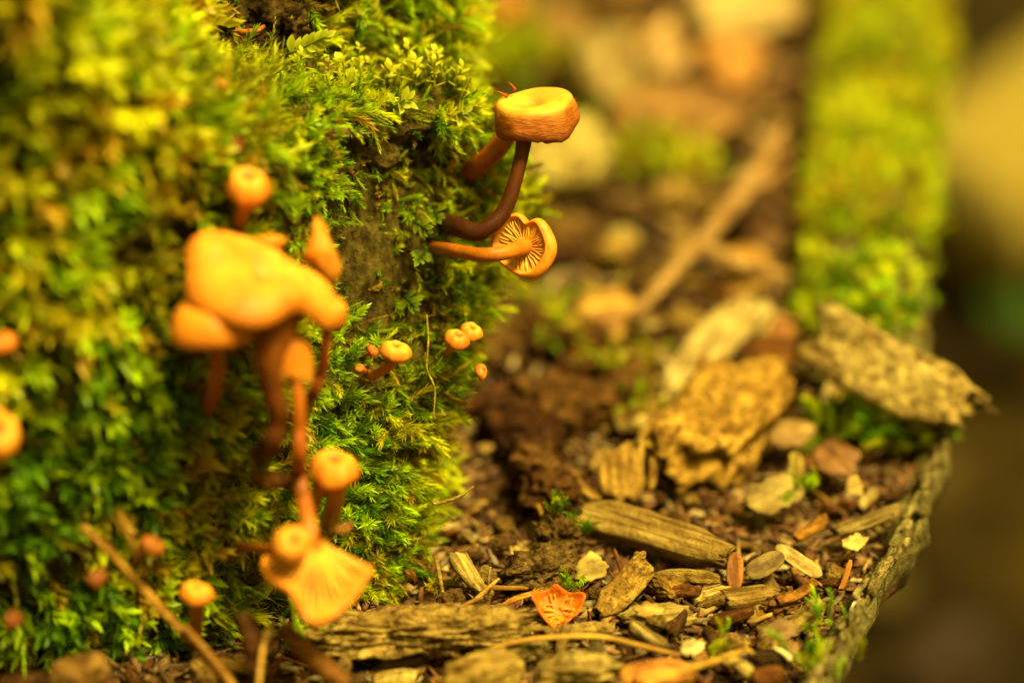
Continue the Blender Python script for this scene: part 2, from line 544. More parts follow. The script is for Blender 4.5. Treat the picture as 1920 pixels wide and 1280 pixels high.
# ------------------------------------------------------------------ moss
def make_shoot(seed, nleaf, length, leaf, width, ang, stem=True, fine=True):
    r = np.random.default_rng(seed)
    V, F, tt = [], [], []
    bend = r.uniform(0.1, 0.5) * length
    wob = r.uniform(-0.15, 0.15) * length
    def axis(t):
        return np.array([bend * t * t, wob * math.sin(2.5 * t), length * t * (1 - 0.18 * t)])
    if stem:
        for i, t in enumerate((0, 0.5, 1.0)):
            c = axis(t)
            for k in range(3):
                a = k * 2.094
                V.append(c + np.array([math.cos(a), math.sin(a), 0]) * 0.018 * (1.15 - 0.6 * t))
                tt.append(0.15 * t)
        for i in range(2):
            for k in range(3):
                a, b = i * 3 + k, i * 3 + (k + 1) % 3
                F += [(a, b, b + 3), (a, b + 3, a + 3)]
    for i in range(nleaf):
        t = 0.04 + 0.94 * (i + r.uniform(-.3, .3)) / nleaf
        t = min(max(t, 0.02), 0.99)
        c = axis(t)
        T = unit(axis(min(t + 0.05, 1.0) + 1e-3) - axis(t - 0.04))
        phi = i * 2.39996 + r.uniform(-.35, .35)
        ref = np.array([0, 1.0, 0])
        n1 = unit(ref - T * ref.dot(T)); n2 = np.cross(T, n1)
        o = n1 * math.cos(phi) + n2 * math.sin(phi)
        an = ang * (1.12 - 0.6 * t) * r.uniform(0.7, 1.3)
        d = unit(T * math.cos(an) + o * math.sin(an))
        s = unit(np.cross(T, o))
        nn = np.cross(s, d)
        L = leaf * (0.65 + 0.55 * math.sin(math.pi * (0.15 + 0.72 * t))) * r.uniform(0.75, 1.2)
        W = width * L / leaf * r.uniform(0.8, 1.2)
        curl = r.uniform(-0.10, 0.22) * L
        b0 = c
        m = c + d * L * 0.42 - nn * W * 0.35
        l = c + d * L * 0.38 + s * W
        rr = c + d * L * 0.38 - s * W
        k = len(V)
        if fine:
            m2 = c + d * L * 0.74 + nn * curl * 0.25 + s * r.uniform(-.2, .2) * W
            tip = c + d * L + nn * curl + s * r.uniform(-.5, .5) * W
            V += [b0, l, m, rr, m2 + s * W * 0.42, m2 - s * W * 0.42, tip]
            F += [(k, k + 1, k + 2), (k, k + 2, k + 3), (k + 1, k + 4, k + 2), (k + 2, k + 4, k + 5), (k + 2, k + 5, k + 3), (k + 4, k + 6, k + 5)]
            tt += [0.25 + 0.35 * t, 0.4 + 0.4 * t, 0.3 + 0.4 * t, 0.4 + 0.4 * t, 0.6 + 0.4 * t, 0.6 + 0.4 * t, 0.75 + 0.4 * t]
        else:
            tip = c + d * L + nn * curl
            V += [b0, l, m, rr, tip]
            F += [(k, k + 1, k + 2), (k, k + 2, k + 3), (k + 1, k + 4, k + 2), (k + 2, k + 4, k + 3)]
            tt += [0.25 + 0.35 * t, 0.45 + 0.4 * t, 0.35 + 0.4 * t, 0.45 + 0.4 * t, 0.7 + 0.4 * t]
    return np.array(V), np.array(F), np.array(tt)

SH_FINE = [make_shoot(100 + k, [40, 46, 36, 50, 42, 32][k], [0.8, 1.0, 0.65, 1.15, 0.9, 0.55][k], [0.24, 0.22, 0.27, 0.22, 0.26, 0.3][k], [0.023, 0.019, 0.024, 0.019, 0.022, 0.026][k], [0.62, 0.55, 0.7, 0.55, 0.65, 0.85][k]) for k in range(6)]
SH_THIN = [make_shoot(140 + k, 26, 1.3, 0.13, 0.014, 0.4) for k in range(2)]
SH_LOW = [make_shoot(160 + k, 15, [0.8, 1.0, 0.65][k], 0.32, 0.058, 0.65, fine=False) for k in range(3)]

def rot_frames(d, spin):
    d = unit(d)
    ref = np.where(np.abs(d[:, 2:3]) < 0.9, np.array([[0, 0, 1.0]]), np.array([[1.0, 0, 0]]))
    a = unit(np.cross(ref, d)); b = np.cross(d, a)
    c, s = np.cos(spin)[:, None], np.sin(spin)[:, None]
    return np.stack([a * c + b * s, -a * s + b * c, d], -1)      # columns x,y,z

def moss_mesh(name, templates, pos, dirs, scale, tone, pick):
    """tone (n,3,2): base colour and tip colour per shoot"""
    VV, FF, CC = [], [], []
    off = 0
    for k, (tv, tf, tt) in enumerate(templates):
        idx = np.nonzero(pick == k)[0]
        if not len(idx):
            continue
        Rm = rot_frames(dirs[idx], rng.uniform(0, 6.28, len(idx)))
        v = np.einsum('nij,mj->nmi', Rm, tv) * scale[idx][:, None, None] + pos[idx][:, None]
        n, m = v.shape[:2]
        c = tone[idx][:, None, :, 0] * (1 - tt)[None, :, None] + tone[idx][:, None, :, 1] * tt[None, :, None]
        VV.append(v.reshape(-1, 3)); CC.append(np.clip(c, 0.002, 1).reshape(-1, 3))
        FF.append((tf[None] + (off + np.arange(n) * m)[:, None, None]).reshape(-1, 3))
        off += n * m
    return new_mesh(name, np.vstack(VV), np.vstack(FF), np.vstack(CC), smooth=False, mat=M_MOSS)

def sample_tris(V, T, n, weight=None):
    a, b, c = V[T[:, 0]], V[T[:, 1]], V[T[:, 2]]
    nr = np.cross(b - a, c - a)
    ar = np.linalg.norm(nr, axis=1) * 0.5
    if weight is not None:
        ar = ar * weight((a + b + c) / 3, unit(nr))
    i = rng.choice(len(T), n, p=ar / ar.sum())
    u, v = rng.random(n), rng.random(n)
    f = u + v > 1
    u[f], v[f] = 1 - u[f], 1 - v[f]
    p = a[i] + (b - a)[i] * u[:, None] + (c - a)[i] * v[:, None]
    return p, unit(nr[i])

def project(P):
    d = P - CAM
    dep = d.dot(FWD)
    return 960 + d.dot(RT) / dep * DIST * 100, 640 - d.dot(UP) / dep * DIST * 100, dep - DIST

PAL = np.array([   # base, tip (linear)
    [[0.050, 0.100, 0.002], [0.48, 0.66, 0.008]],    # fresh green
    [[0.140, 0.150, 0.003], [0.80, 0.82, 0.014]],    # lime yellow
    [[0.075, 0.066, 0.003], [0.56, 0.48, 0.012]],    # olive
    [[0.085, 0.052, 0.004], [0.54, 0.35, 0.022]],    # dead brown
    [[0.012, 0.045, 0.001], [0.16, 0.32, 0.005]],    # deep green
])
def tones(P, wts):
    """wts (n,5)"""
    wts = np.maximum(wts, 0.001)
    cs = np.cumsum(wts / wts.sum(1, keepdims=True), 1)
    k = (rng.random(len(P))[:, None] > cs).sum(1).clip(0, 4)
    t = PAL[k].transpose(0, 2, 1)      # n,3,2
    t = t * np.clip(0.95 + 0.75 * fbm(P * 1.1, 2, 120), 0.45, 1.5)[:, None, None]
    return t * rng.uniform(0.6, 1.25, (len(P), 1, 1)) * np.array([1, 1, 1.0])[None, :, None]

def bare(px, py):
    """how free of moss the bark is, by place on the stump"""
    def g(cx, cy, rx, ry):
        return np.exp(-(((px - cx) / rx) ** 2 + ((py - cy) / ry) ** 2) ** 2)
    b = g(688, 455, 80, 125) + g(700, 560, 40, 70) + g(735, 268, 32, 40) + g(655, 270, 40, 34) + g(790, 335, 24, 26)
    b = b + g(775, 275, 30, 44) + 1.0 * g(455, 45, 125, 78) + 0.6 * g(250, 440, 110, 90) + 0.75 * g(835, 1010, 22, 60)
    return np.clip(b, 0, 0.97)

def stump_moss():
    n = 8200
    def wt(c, nr):
        px, py, off = project(c)
        vis = (px > -120) & (px < 1060) & (py > -160) & (py < 1300) & (c[:, 2] > -0.4)
        facing = (nr * unit(CAM - c)).sum(1)
        k = np.where(vis, 1.0, 0.03) * np.where(facing > -0.55, 1.0, 0.12) * (c[:, 0] > -23) * (c[:, 1] < 15)
        clump = 0.75 + 0.6 * fbm(c * 0.9, 3, 70)
        dens = np.where(px > 520, 1.35, 0.8)
        return k * dens * np.clip(clump, 0.2, 2) * (1 - bare(px, py))
    P, Nn = sample_tris(SV, ST, n, wt)
    px, py, off = project(P)
    flow = np.stack([0.75 + 0.4 * vnoise(P * 0.6, 3), -0.15 + 0.3 * vnoise(P * 0.6, 4), 0.35 * vnoise(P * 0.5 + 9, 5) - 0.12 + 0.35 * (py < 180)], -1)
    patch0 = np.exp(-(((px - 600) / 120) ** 2 + ((py - 455) / 200) ** 2) ** 2)
    flow[:, 0] -= 1.3 * patch0
    flow = flow - Nn * (flow * Nn).sum(1, keepdims=True)
    D = Nn * rng.uniform(0.25, 0.95, (n, 1)) + flow * rng.uniform(0.3, 1.1, (n, 1)) + rng.normal(0, 0.28, (n, 3))
    facing = (unit(D) * Nn).sum(1)
    D = D + Nn * np.maximum(0.22 - facing, 0)[:, None] * 1.5
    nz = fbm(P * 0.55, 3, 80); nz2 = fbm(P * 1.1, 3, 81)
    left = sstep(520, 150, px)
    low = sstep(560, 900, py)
    ledge = np.exp(-((py - 130) / 60) ** 2)  # limer moss along the ledge, its top light partly put into colour
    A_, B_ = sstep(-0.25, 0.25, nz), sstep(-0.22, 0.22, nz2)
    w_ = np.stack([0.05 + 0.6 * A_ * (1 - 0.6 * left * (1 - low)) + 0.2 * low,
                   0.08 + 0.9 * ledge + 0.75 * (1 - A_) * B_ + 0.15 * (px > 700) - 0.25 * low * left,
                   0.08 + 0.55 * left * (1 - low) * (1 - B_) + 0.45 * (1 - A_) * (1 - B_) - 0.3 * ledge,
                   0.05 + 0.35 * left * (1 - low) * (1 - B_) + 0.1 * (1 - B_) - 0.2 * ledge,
                   0.03 + 0.9 * low * left * A_ + 0.3 * low * A_], -1)  # deep green low left: a darker moss, plus shade put into the colour
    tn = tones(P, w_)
    sc = rng.uniform(0.55, 1.05, n) * np.where(px < 500, 1.3, 1.02)
    patch = np.exp(-(((px - 680) / 190) ** 2 + ((py - 455) / 230) ** 2) ** 2)
    sc = sc * (1 - 0.42 * patch) * (1 - 0.45 * np.exp(-((py - 130) / 50) ** 2) * (px > 330))
    pick = rng.integers(0, 6, n)
    thin = rng.random(n) < 0.12
    tpl = SH_FINE + SH_THIN
    pick = np.where(thin, rng.integers(6, 8, n), pick)
    far = (px < 380) | (off > 5) | (px > 1060)
    lo_pick = rng.integers(8, 11, n)
    pick = np.where(far & ~thin, lo_pick, pick)
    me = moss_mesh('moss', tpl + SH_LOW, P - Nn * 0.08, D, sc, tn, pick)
    o = obj('moss', me)
    tag(o, 'yellow-green feathery moss covering the tall stump', 'moss', kind='stuff')
stump_moss()

# fine algae and moss fuzz close to the bark, thin dark threads
def stump_fuzz():
    n = 3400
    P, Nn = sample_tris(SV, ST, n, lambda c, nr: (1 - 0.75 * bare(*project(c)[:2])) * ((project(c)[0] > 380) & (project(c)[0] < 1000) & (c[:, 2] > -0.3) & (c[:, 2] < 12)) * ((nr * unit(CAM - c)).sum(1) > -0.2) * 1.0)
    D = Nn * 0.5 + rng.normal(0, 0.5, (n, 3)) + np.array([0.2, 0, -0.1])
    w_ = np.tile([[0.3, 0.05, 0.6, 0.5, 0.5]], (n, 1))
    tn = tones(P, w_) * 0.8
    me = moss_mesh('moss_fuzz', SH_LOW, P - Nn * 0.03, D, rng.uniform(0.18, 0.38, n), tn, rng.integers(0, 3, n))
    tag(obj('moss_fuzz', me), 'short olive moss fuzz clinging low to the bark of the tall stump', 'moss', kind='stuff')
stump_fuzz()

# ------------------------------------------------------------------ leafy moss sprigs on the ledge
def sprig(base, tipdir, n, leaf, label, flat=True, seed=0, tone=(0.30, 0.34, 0.010), tip=(0.66, 0.66, 0.03), length=0.8):
    r = np.random.default_rng(seed)
    root = thing('leafy_moss_sprig', label, 'moss', base, 'broad-leaved moss sprigs on the tall stump')
    T = unit(np.asarray(tipdir, float))
    side = unit(np.cross(T, -FWD)); nrm = np.cross(side, T)
    C = np.array([T * length * t + nrm * 0.25 * length * t * t for t in np.linspace(0, 1, 6)])
    v, f, t = tube(C, np.linspace(0.03, 0.015, 6), 8, 5)
    obj('stem', new_mesh('stem', v, f, np.tile(np.array(tone) * 0.8, (len(v), 1)), mat=M_LEAFMOSS), root)
    for i in range(n):
        t = 0.08 + 0.9 * i / max(n - 1, 1)
        c = T * length * t + nrm * 0.25 * length * t * t
        if flat:
            sg = 1 if i % 2 else -1
            o = side * sg + nrm * r.uniform(-0.1, 0.45)
        else:
            ph = i * 2.4 + r.uniform(-.3, .3)
            o = side * math.cos(ph) + nrm * math.sin(ph)
        o = unit(o)
        an = (1.15 - 0.75 * t) if i < n - 1 else 0.1
        an = an if flat else (1.2 - 0.5 * t)
        d = unit(T * math.cos(an) + o * math.sin(an))
        s = unit(np.cross(d, nrm if flat else T) + 1e-3)
        u = np.cross(s, d)
        L = leaf * (1.05 - 0.35 * t) * r.uniform(0.85, 1.15)
        W = L * 0.27
        rows = [(0.0, 0.18), (0.18, 0.62), (0.4, 1.0), (0.62, 0.95), (0.8, 0.62), (0.93, 0.25), (1.0, 0.0)]
        V, F, cc = [], [], []
        cv = r.uniform(-0.05, 0.28)
        for (a, b) in rows:
            q = c + d * L * a - u * L * cv * a * a
            V += [q + s * W * b + u * W * 0.25 * b, q, q - s * W * b + u * W * 0.25 * b]
            k = a
            cl = np.array(tone) * (1 - k) + np.array(tip) * k
            cc += [cl, cl * 0.8, cl]
        for a in range(len(rows) - 1):
            for b in range(2):
                p = a * 3 + b
                F.append((p, p + 1, p + 4, p + 3))
        obj('leaf', new_mesh('leaf', np.array(V), F, np.array(cc) * r.uniform(0.8, 1.15), mat=M_LEAFMOSS), root)
    return root

def sprig_at(px, py, r_, u_, f_, n, leaf, label, lift=0.3, **k):
    b = wallhit(px, py, 0.0) - FWD * lift
    return sprig(b, camdir(r_, u_, f_), n, leaf, label, **k)
sprig_at(545, 108, 0.95, 0.35, -0.3, 13, 0.30, 'flat fern-like sprig of pale moss in front of the dark hollow', 0.6, seed=1, length=0.9)
sprig_at(372, 92, 0.2, 0.9, -0.5, 9, 0.36, 'small rosette of pale moss leaves beside the thin stick in the dark hollow', 0.5, flat=False, seed=2, length=0.35)
sprig_at(690, 92, 0.1, 1.0, -0.2, 12, 0.34, 'upright blurred broad-leaved moss sprig behind the ledge', 0.2, seed=3, length=0.9)
sprig_at(735, 205, 0.75, 0.3, -0.6, 8, 0.36, 'broad pointed leaves of pale moss just under the ledge lip', 0.3, flat=False, seed=4, length=0.5)
sprig_at(845, 225, 0.7, 0.25, -0.6, 8, 0.36, 'pale translucent moss leaves near the tall-stemmed mushroom cap', 0.3, flat=False, seed=5, length=0.45)
for k, (px, py) in enumerate([(640, 148), (672, 138), (706, 150), (748, 138), (596, 150), (800, 140), (832, 150), (866, 138), (885, 165), (560, 152), (780, 168), (655, 175), (725, 165), (620, 165), (690, 170), (850, 175), (760, 150), (815, 170)]):
    sprig_at(px, py, random.uniform(-.4, .5), 1.0, random.uniform(-.5, -.1), 8, random.uniform(0.22, 0.36), 'lime broad-leaved moss tuft along the ledge, coloured brighter for its top light', 0.22, flat=False, seed=20 + k, length=random.uniform(0.35, 0.7),
             tone=(0.36, 0.38, 0.008), tip=(0.78, 0.74, 0.03))  # lime leaves, lifted in colour to carry the ledge's top light
for k, (px, py) in enumerate([(815, 395), (775, 415), (760, 555), (800, 470)]):
    sprig_at(px, py, random.uniform(-.6, .6), -0.4, -0.6, 7, 0.26, 'dark green broad-leaved moss sprig beside the bare bark patch', 0.25, flat=True, seed=50 + k, length=0.6,
             tone=(0.05, 0.09, 0.003), tip=(0.22, 0.28, 0.008))

# ------------------------------------------------------------------ mushrooms
OR_TOP = np.array([0.70, 0.31, 0.025]); OR_MID = np.array([0.60, 0.20, 0.010]); OR_RED = np.array([0.26, 0.055, 0.004])
BROWN = np.array([0.055, 0.014, 0.004]); OR_STEM = np.array([0.40, 0.125, 0.010]); GILLC = np.array([0.70, 0.33, 0.03])

def lathe(profile, n_ang, axis, center, rmod=None, hmod=None, spin=0.0, seg=3):
    """profile [(r,h,colour)] ; returns V, F, colours"""
    P = catmull([(a, b) for a, b, c in profile], (len(profile) - 1) * seg + 1)
    Cc = np.array([np.asarray(c, float) for a, b, c in profile])
    ti = np.linspace(0, len(profile) - 1, len(P))
    cols = np.stack([np.interp(ti, np.arange(len(profile)), Cc[:, k]) for k in range(3)], -1)
    A = unit(axis)
    ref = RT if abs(A[0]) < 0.9 else UP
    X = unit(ref - A * ref.dot(A)); Y = np.cross(A, X)
    th = np.linspace(0, 2 * np.pi, n_ang, endpoint=False) + spin
    V, C = [], []
    for i, (r, h) in enumerate(P):
        f = ti[i] / (len(profile) - 1)
        for q in th:
            rr, hh = max(r, 0.0), h
            if rmod: rr = rr * rmod(q, f, rr)
            if hmod: hh = hh + hmod(q, f, rr)
            V.append(center + (X * math.cos(q) + Y * math.sin(q)) * rr + A * hh)
            C.append(cols[i])
    n = n_ang
    F = [(i * n + j, i * n + (j + 1) % n, (i + 1) * n + (j + 1) % n, (i + 1) * n + j) for i in range(len(P) - 1) for j in range(n)]
    return np.array(V), F, np.array(C)

def stem_mesh(root_loc, pts, rad, c0, c1, ramp_pow=1.0, mat=None, n=34, seg=16):
    v, f, t = tube(pts, rad, n, seg, rough=0.06, seed=int(abs(pts[0][0]) * 100))
    t = (t ** ramp_pow)[:, None]
    col = np.asarray(c0) * (1 - t) + np.asarray(c1) * t
    return new_mesh('stem', v - root_loc, f, col, mat=mat or M_STEM)

DOME = lambda R_, top=OR_TOP, mid=OR_MID, red=OR_RED: [
    (0.0, 0.37 * R_, red * 0.6), (0.10 * R_, 0.40 * R_, red * 0.7 + mid * 0.3), (0.24 * R_, 0.47 * R_, mid), (0.42 * R_, 0.51 * R_, top), (0.6 * R_, 0.46 * R_, top), (0.82 * R_, 0.28 * R_, top * 0.35 + mid * 0.65),
    (0.97 * R_, 0.02 * R_, mid * 0.75 + red * 0.2), (0.98 * R_, -0.16 * R_, mid * 0.45 + red * 0.5), (0.88 * R_, -0.24 * R_, red), (0.6 * R_, -0.1 * R_, GILLC * 0.7), (0.12 * R_, -0.05 * R_, GILLC * 0.6)]

def mushroom(label, stem_pts, stem_rad, cap_c, cap_axis, cap_prof, c0=BROWN * 2, c1=OR_STEM, rmod=None, hmod=None, name='mushroom', group=None, capmat=None, ramp_pow=1.0, nang=48, spin=0.0, wrinkle=None):
    base = np.asarray(stem_pts[0], float)
    root = thing(name, label, 'mushroom', base, group)
    obj('stem', stem_mesh(base, np.array(stem_pts), stem_rad, c0, c1, ramp_pow), root)
    v, f, c = lathe(cap_prof, nang, cap_axis, np.asarray(cap_c, float), rmod, hmod, spin)
    if wrinkle is not None:
        fr_ = np.repeat(np.linspace(0, 1, len(v) // nang), nang)
        c = np.hstack([c, np.interp(fr_, *wrinkle)[:, None]])
    obj('cap', new_mesh('cap', v - base, f, c, mat=capmat or M_CAP), root)
    return root

def gills(root, base, center, axis, r0, r1, h0, h1, n, depth, rmod=None, color=GILLC, thick=0.012, curve=0.0):
    """radial gill blades as one part; rise from (r0,h0) to (r1,h1) along the axis"""
    A = unit(axis)
    ref = RT if abs(A[0]) < 0.9 else UP
    X = unit(ref - A * ref.dot(A)); Y = np.cross(A, X)
    V, F, C = [], [], []
    for k in range(n):
        q0 = 2 * np.pi * (k + random.uniform(-.22, .22)) / n
        short = k % 2 == 1
        m = 9
        start = len(V)
        wob = random.uniform(-.12, .12)
        ph = random.uniform(0, 6)
        for i in range(m):
            t = i / (m - 1)
            if short:
                t = 0.45 + 0.55 * t
            q = q0 + wob * t + 0.04 * math.sin(ph + 5 * t)
            sc = rmod(q, 0.8, 1) if rmod else 1.0
            rr = (r0 + (r1 - r0) * t) * (1 + (sc - 1) * t)
            hh = h0 + (h1 - h0) * (t ** (1 + curve))
            e = X * math.cos(q) + Y * math.sin(q)
            tn = -X * math.sin(q) + Y * math.cos(q)
            dp = depth * (math.sin(math.pi * min(max(0.12 + 0.8 * (i / (m - 1)), 0), 1)) ** 0.7)
            p = center + e * rr + A * hh
            for (sgn, dd, th) in ((1, 0.03, 1.6), (1, -dp, 0.6), (-1, -dp, 0.6), (-1, 0.03, 1.6)):
                V.append(p + tn * sgn * thick * th + A * dd)
                C.append(np.asarray(color) * (1.05 if dd < 0 else 0.8))
        for i in range(m - 1):
            for j in range(3):
                a = start + i * 4 + j
                F.append((a, a + 1, a + 5, a + 4))
        F.append((start, start + 1, start + 2, start + 3))
        a = start + (m - 1) * 4
        F.append((a + 3, a + 2, a + 1, a))
    me = new_mesh('gills', np.array(V) - base, F, np.array(C), mat=M_GILL)
    o = obj('gills', me, root)
    return o

# A: the tall sharp mushroom
def mush_A():
    st = [at(828, 414, 1.5), at(864, 427, 0.3), at(902, 434, 0.0), at(944, 398, 0.0), at(966, 340, 0.0), at(978, 290, 0.0), at(984, 250, 0.02), at(990, 228, 0.05)]
    rad = [0.19, 0.19, 0.17, 0.15, 0.135, 0.135, 0.17, 0.24]
    Rr = 0.74
    side = OR_MID * 0.4 + OR_RED * 0.6
    prof = [(0.0, 0.02, OR_RED), (0.08, 0.04, OR_MID), (0.22, 0.13, OR_TOP), (0.42, 0.19, OR_TOP * 1.08), (0.60, 0.20, OR_TOP * 1.08), (0.69, 0.14, OR_TOP * 1.0),
            (0.73, 0.03, OR_MID * .8), (0.765, -0.13, side), (0.79, -0.27, side * 0.8), (0.76, -0.39, side * 0.5 + OR_RED * .3), (0.70, -0.42, OR_RED * 0.6),
            (0.66, -0.36, OR_RED), (0.45, -0.22, OR_MID * 0.6), (0.18, -0.26, OR_MID * 0.6)]
    def rm(q, f, r):
        k = 1 + 0.03 * math.sin(2 * q + 1) + 0.02 * math.sin(5 * q)
        if f > 0.45:
            k *= 1 + 0.035 * math.sin(7 * q + 2) * f + 0.025 * float(vnoise(np.array([q * 6, f * 14, 1.5]), 3))
        return k
    def hm(q, f, r):
        h = 0.03 * math.sin(2 * q + 0.5) * r
        if 0.5 < f < 0.85:
            h += (f - 0.5) * (0.22 * math.sin(3 * q + 1.2) + 0.14 * float(vnoise(np.array([q * 4, 2.0, 7.7]), 5)) + 0.10 * float(vnoise(np.array([q * 14, 2.0, 1.7]), 6)))
        return h
    root = mushroom('orange mushroom with dented flat-topped cap on a tall dark curved stem', st, rad, at(1003, 204, 0.0), camdir(-0.11, 0.90, -0.43), prof,
                    BROWN * 0.7, OR_STEM * 0.42, rm, hm, capmat=M_CAPFIB, ramp_pow=2.2, nang=96, wrinkle=([0, 0.36, 0.46, 1], [0.12, 0.15, 1, 1]))
    base = st[0]
    # frayed skin tatters at the cap's rim
    for (px, py, qx, qy) in [(952, 182, 926, 171), (966, 170, 952, 154), (1066, 194, 1083, 185), (1070, 205, 1084, 192)]:
        a, b = at(px, py, 0.1), at(qx, qy, 0.05)
        v, f, t = tube([a, (a + b) / 2 + np.array([0, 0, 0.02]), b], [0.03, 0.022, 0.006], 10, 5, rough=0.9, seed=px)
        obj('skin_tatter', new_mesh('skin_tatter', v - base, f, np.tile(OR_RED, (len(v), 1)), mat=M_CAP), root)
mush_A()

# B: the one lying out sideways with its gills showing
def mush_B():
    axis = camdir(0.48, -0.06, 0.87)
    c = at(984, 462, 0.15)
    Rr = 0.63
    def rm(q, f, r):
        k = 1 + 0.05 * math.sin(2 * q + 0.4)
        dq = (q + 1.35 + math.pi) % (2 * math.pi) - math.pi
        k -= 0.24 * math.exp(-(dq / 0.24) ** 2)
        dq = (q - 2.2 + math.pi) % (2 * math.pi) - math.pi
        k -= 0.14 * math.exp(-(dq / 0.5) ** 2)
        k += 0.03 * math.sin(6 * q + 1) * f
        if f > 0.5: k *= 1 - 0.13 * max(0.0, math.cos(q - 0.2)) * min(1, (f - 0.5) * 8)
        return k
    prof = [(0.0, 0.34, OR_RED), (0.15, 0.36, OR_MID), (0.36, 0.33, OR_MID), (0.55, 0.20, OR_MID), (0.645, 0.02, OR_MID * 1.02), (0.64, -0.12, OR_TOP * .4 + OR_MID * .6), (0.575, -0.17, OR_MID),
            (0.53, -0.10, GILLC * 0.9), (0.40, -0.06, GILLC * 0.85), (0.12, -0.03, GILLC * 0.85)]
    st = [at(810, 464, 1.3), at(842, 468, 0.3), at(874, 474, -0.25), at(910, 478, -0.62), at(945, 474, -0.55), at(972, 466, -0.2), at(986, 462, 0.12)]
    rad = [0.13, 0.13, 0.13, 0.135, 0.14, 0.145, 0.15]
    root = mushroom('small orange mushroom held out sideways showing its pale gills', st, rad, c, axis, prof, OR_RED * 0.6, OR_MID * 0.95, rm, None, ramp_pow=0.6, nang=80)
    gills(root, st[0], c, axis, 0.13, 0.54, -0.02, -0.08, 56, 0.04, rm, GILLC * 1.1, 0.013)
mush_B()

# C: half hidden behind A
st = [at(830, 356, 4.0), at(862, 334, 2.6), at(898, 308, 1.3), at(930, 282, 1.15), at(950, 250, 1.2), at(962, 215, 1.25)]
mushroom('orange mushroom mostly hidden behind the flat-topped cap, thick orange stem', st, [0.2, 0.2, 0.19, 0.2, 0.2, 0.2], at(972, 208, 1.35), camdir(0.2, 1, -0.1), DOME(0.5), OR_RED, OR_STEM)

# D, E, F, G: little ones on the sharp part of the wall
def small(label, base_px, mid_px, cap_px, Rr, off, axis, sr=0.07, k0=OR_STEM * 0.7, flat=1.0, red=0.05, o0=0.3, dim=1.0):
    c = at(cap_px[0], cap_px[1], off)
    b = wallhit(base_px[0], base_px[1], o0)
    m = [at(p[0], p[1], (wall_off(*base_px) - 0.25) * (1 - t) + off * t) for p, t in mid_px]
    prof = [(a, h * flat, np.asarray(cc) * (1 - red) * dim + OR_RED * red * dim) for a, h, cc in DOME(Rr)]
    A = unit(axis)
    st = [b] + m + [c - A * Rr * 0.1]
    ph = random.uniform(0, 6)
    return mushroom(label, st, [sr * 1.3] + [sr * 1.05] * len(m) + [sr * 1.3], c, A, prof, k0, OR_STEM * 1.2,
                    lambda q, f, r: 1 + 0.06 * math.sin(2 * q + ph) + 0.03 * math.sin(3 * q + 2 * ph) + 0.02 * math.sin(7 * q + ph), lambda q, f, r: r * (0.10 * math.sin(q + 2 * ph) + 0.08 * math.sin(2 * q + ph) + 0.04 * math.sin(5 * q)), nang=36)
small('tiny orange button mushroom with slanting stem low beside the bare bark', (668, 716), [((690, 708), 0.2), ((725, 690), 0.7)], (743, 658), 0.29, -0.7, camdir(0.05, 0.8, -0.62), 0.085)
small('tiny orange button mushroom with a dimpled brown centre, front one of a pair', (828, 668), [((840, 660), 0.4)], (858, 636), 0.24, -0.35, camdir(0.15, 0.75, -0.62), 0.07, red=0.25)
small('tiny orange button mushroom tucked behind its dimpled twin', (850, 650), [((866, 640), 0.5)], (884, 622), 0.23, 0.15, camdir(0.25, 0.75, -0.55), 0.06, red=0.1)
small('tiny reddish drooping mushroom low on the moss edge below the pair', (880, 705), [((888, 702), 0.5)], (902, 697), 0.17, 0.2, camdir(0.75, 0.3, -0.5), 0.05, red=0.45)
small('tiny dark-stemmed bud behind the slanting button mushroom', (680, 668), [((690, 664), 0.5)], (700, 657), 0.12, -0.7, camdir(0.5, 0.6, -0.5), 0.04, red=0.8)
small('tiny grey-pink closed bud among the moss', (690, 700), [((684, 696), 0.5)], (674, 690), 0.10, -0.9, camdir(-0.3, 0.8, -0.5), 0.06, red=0.6)

# H: round blurred cap above the big cluster
small('round orange button mushroom standing above the wavy cap', (446, 440), [((448, 420), 0.5), ((458, 390), 0.8)], (466, 350), 0.39, -4.9, camdir(0.05, 0.72, -0.69), 0.13, flat=1.25)

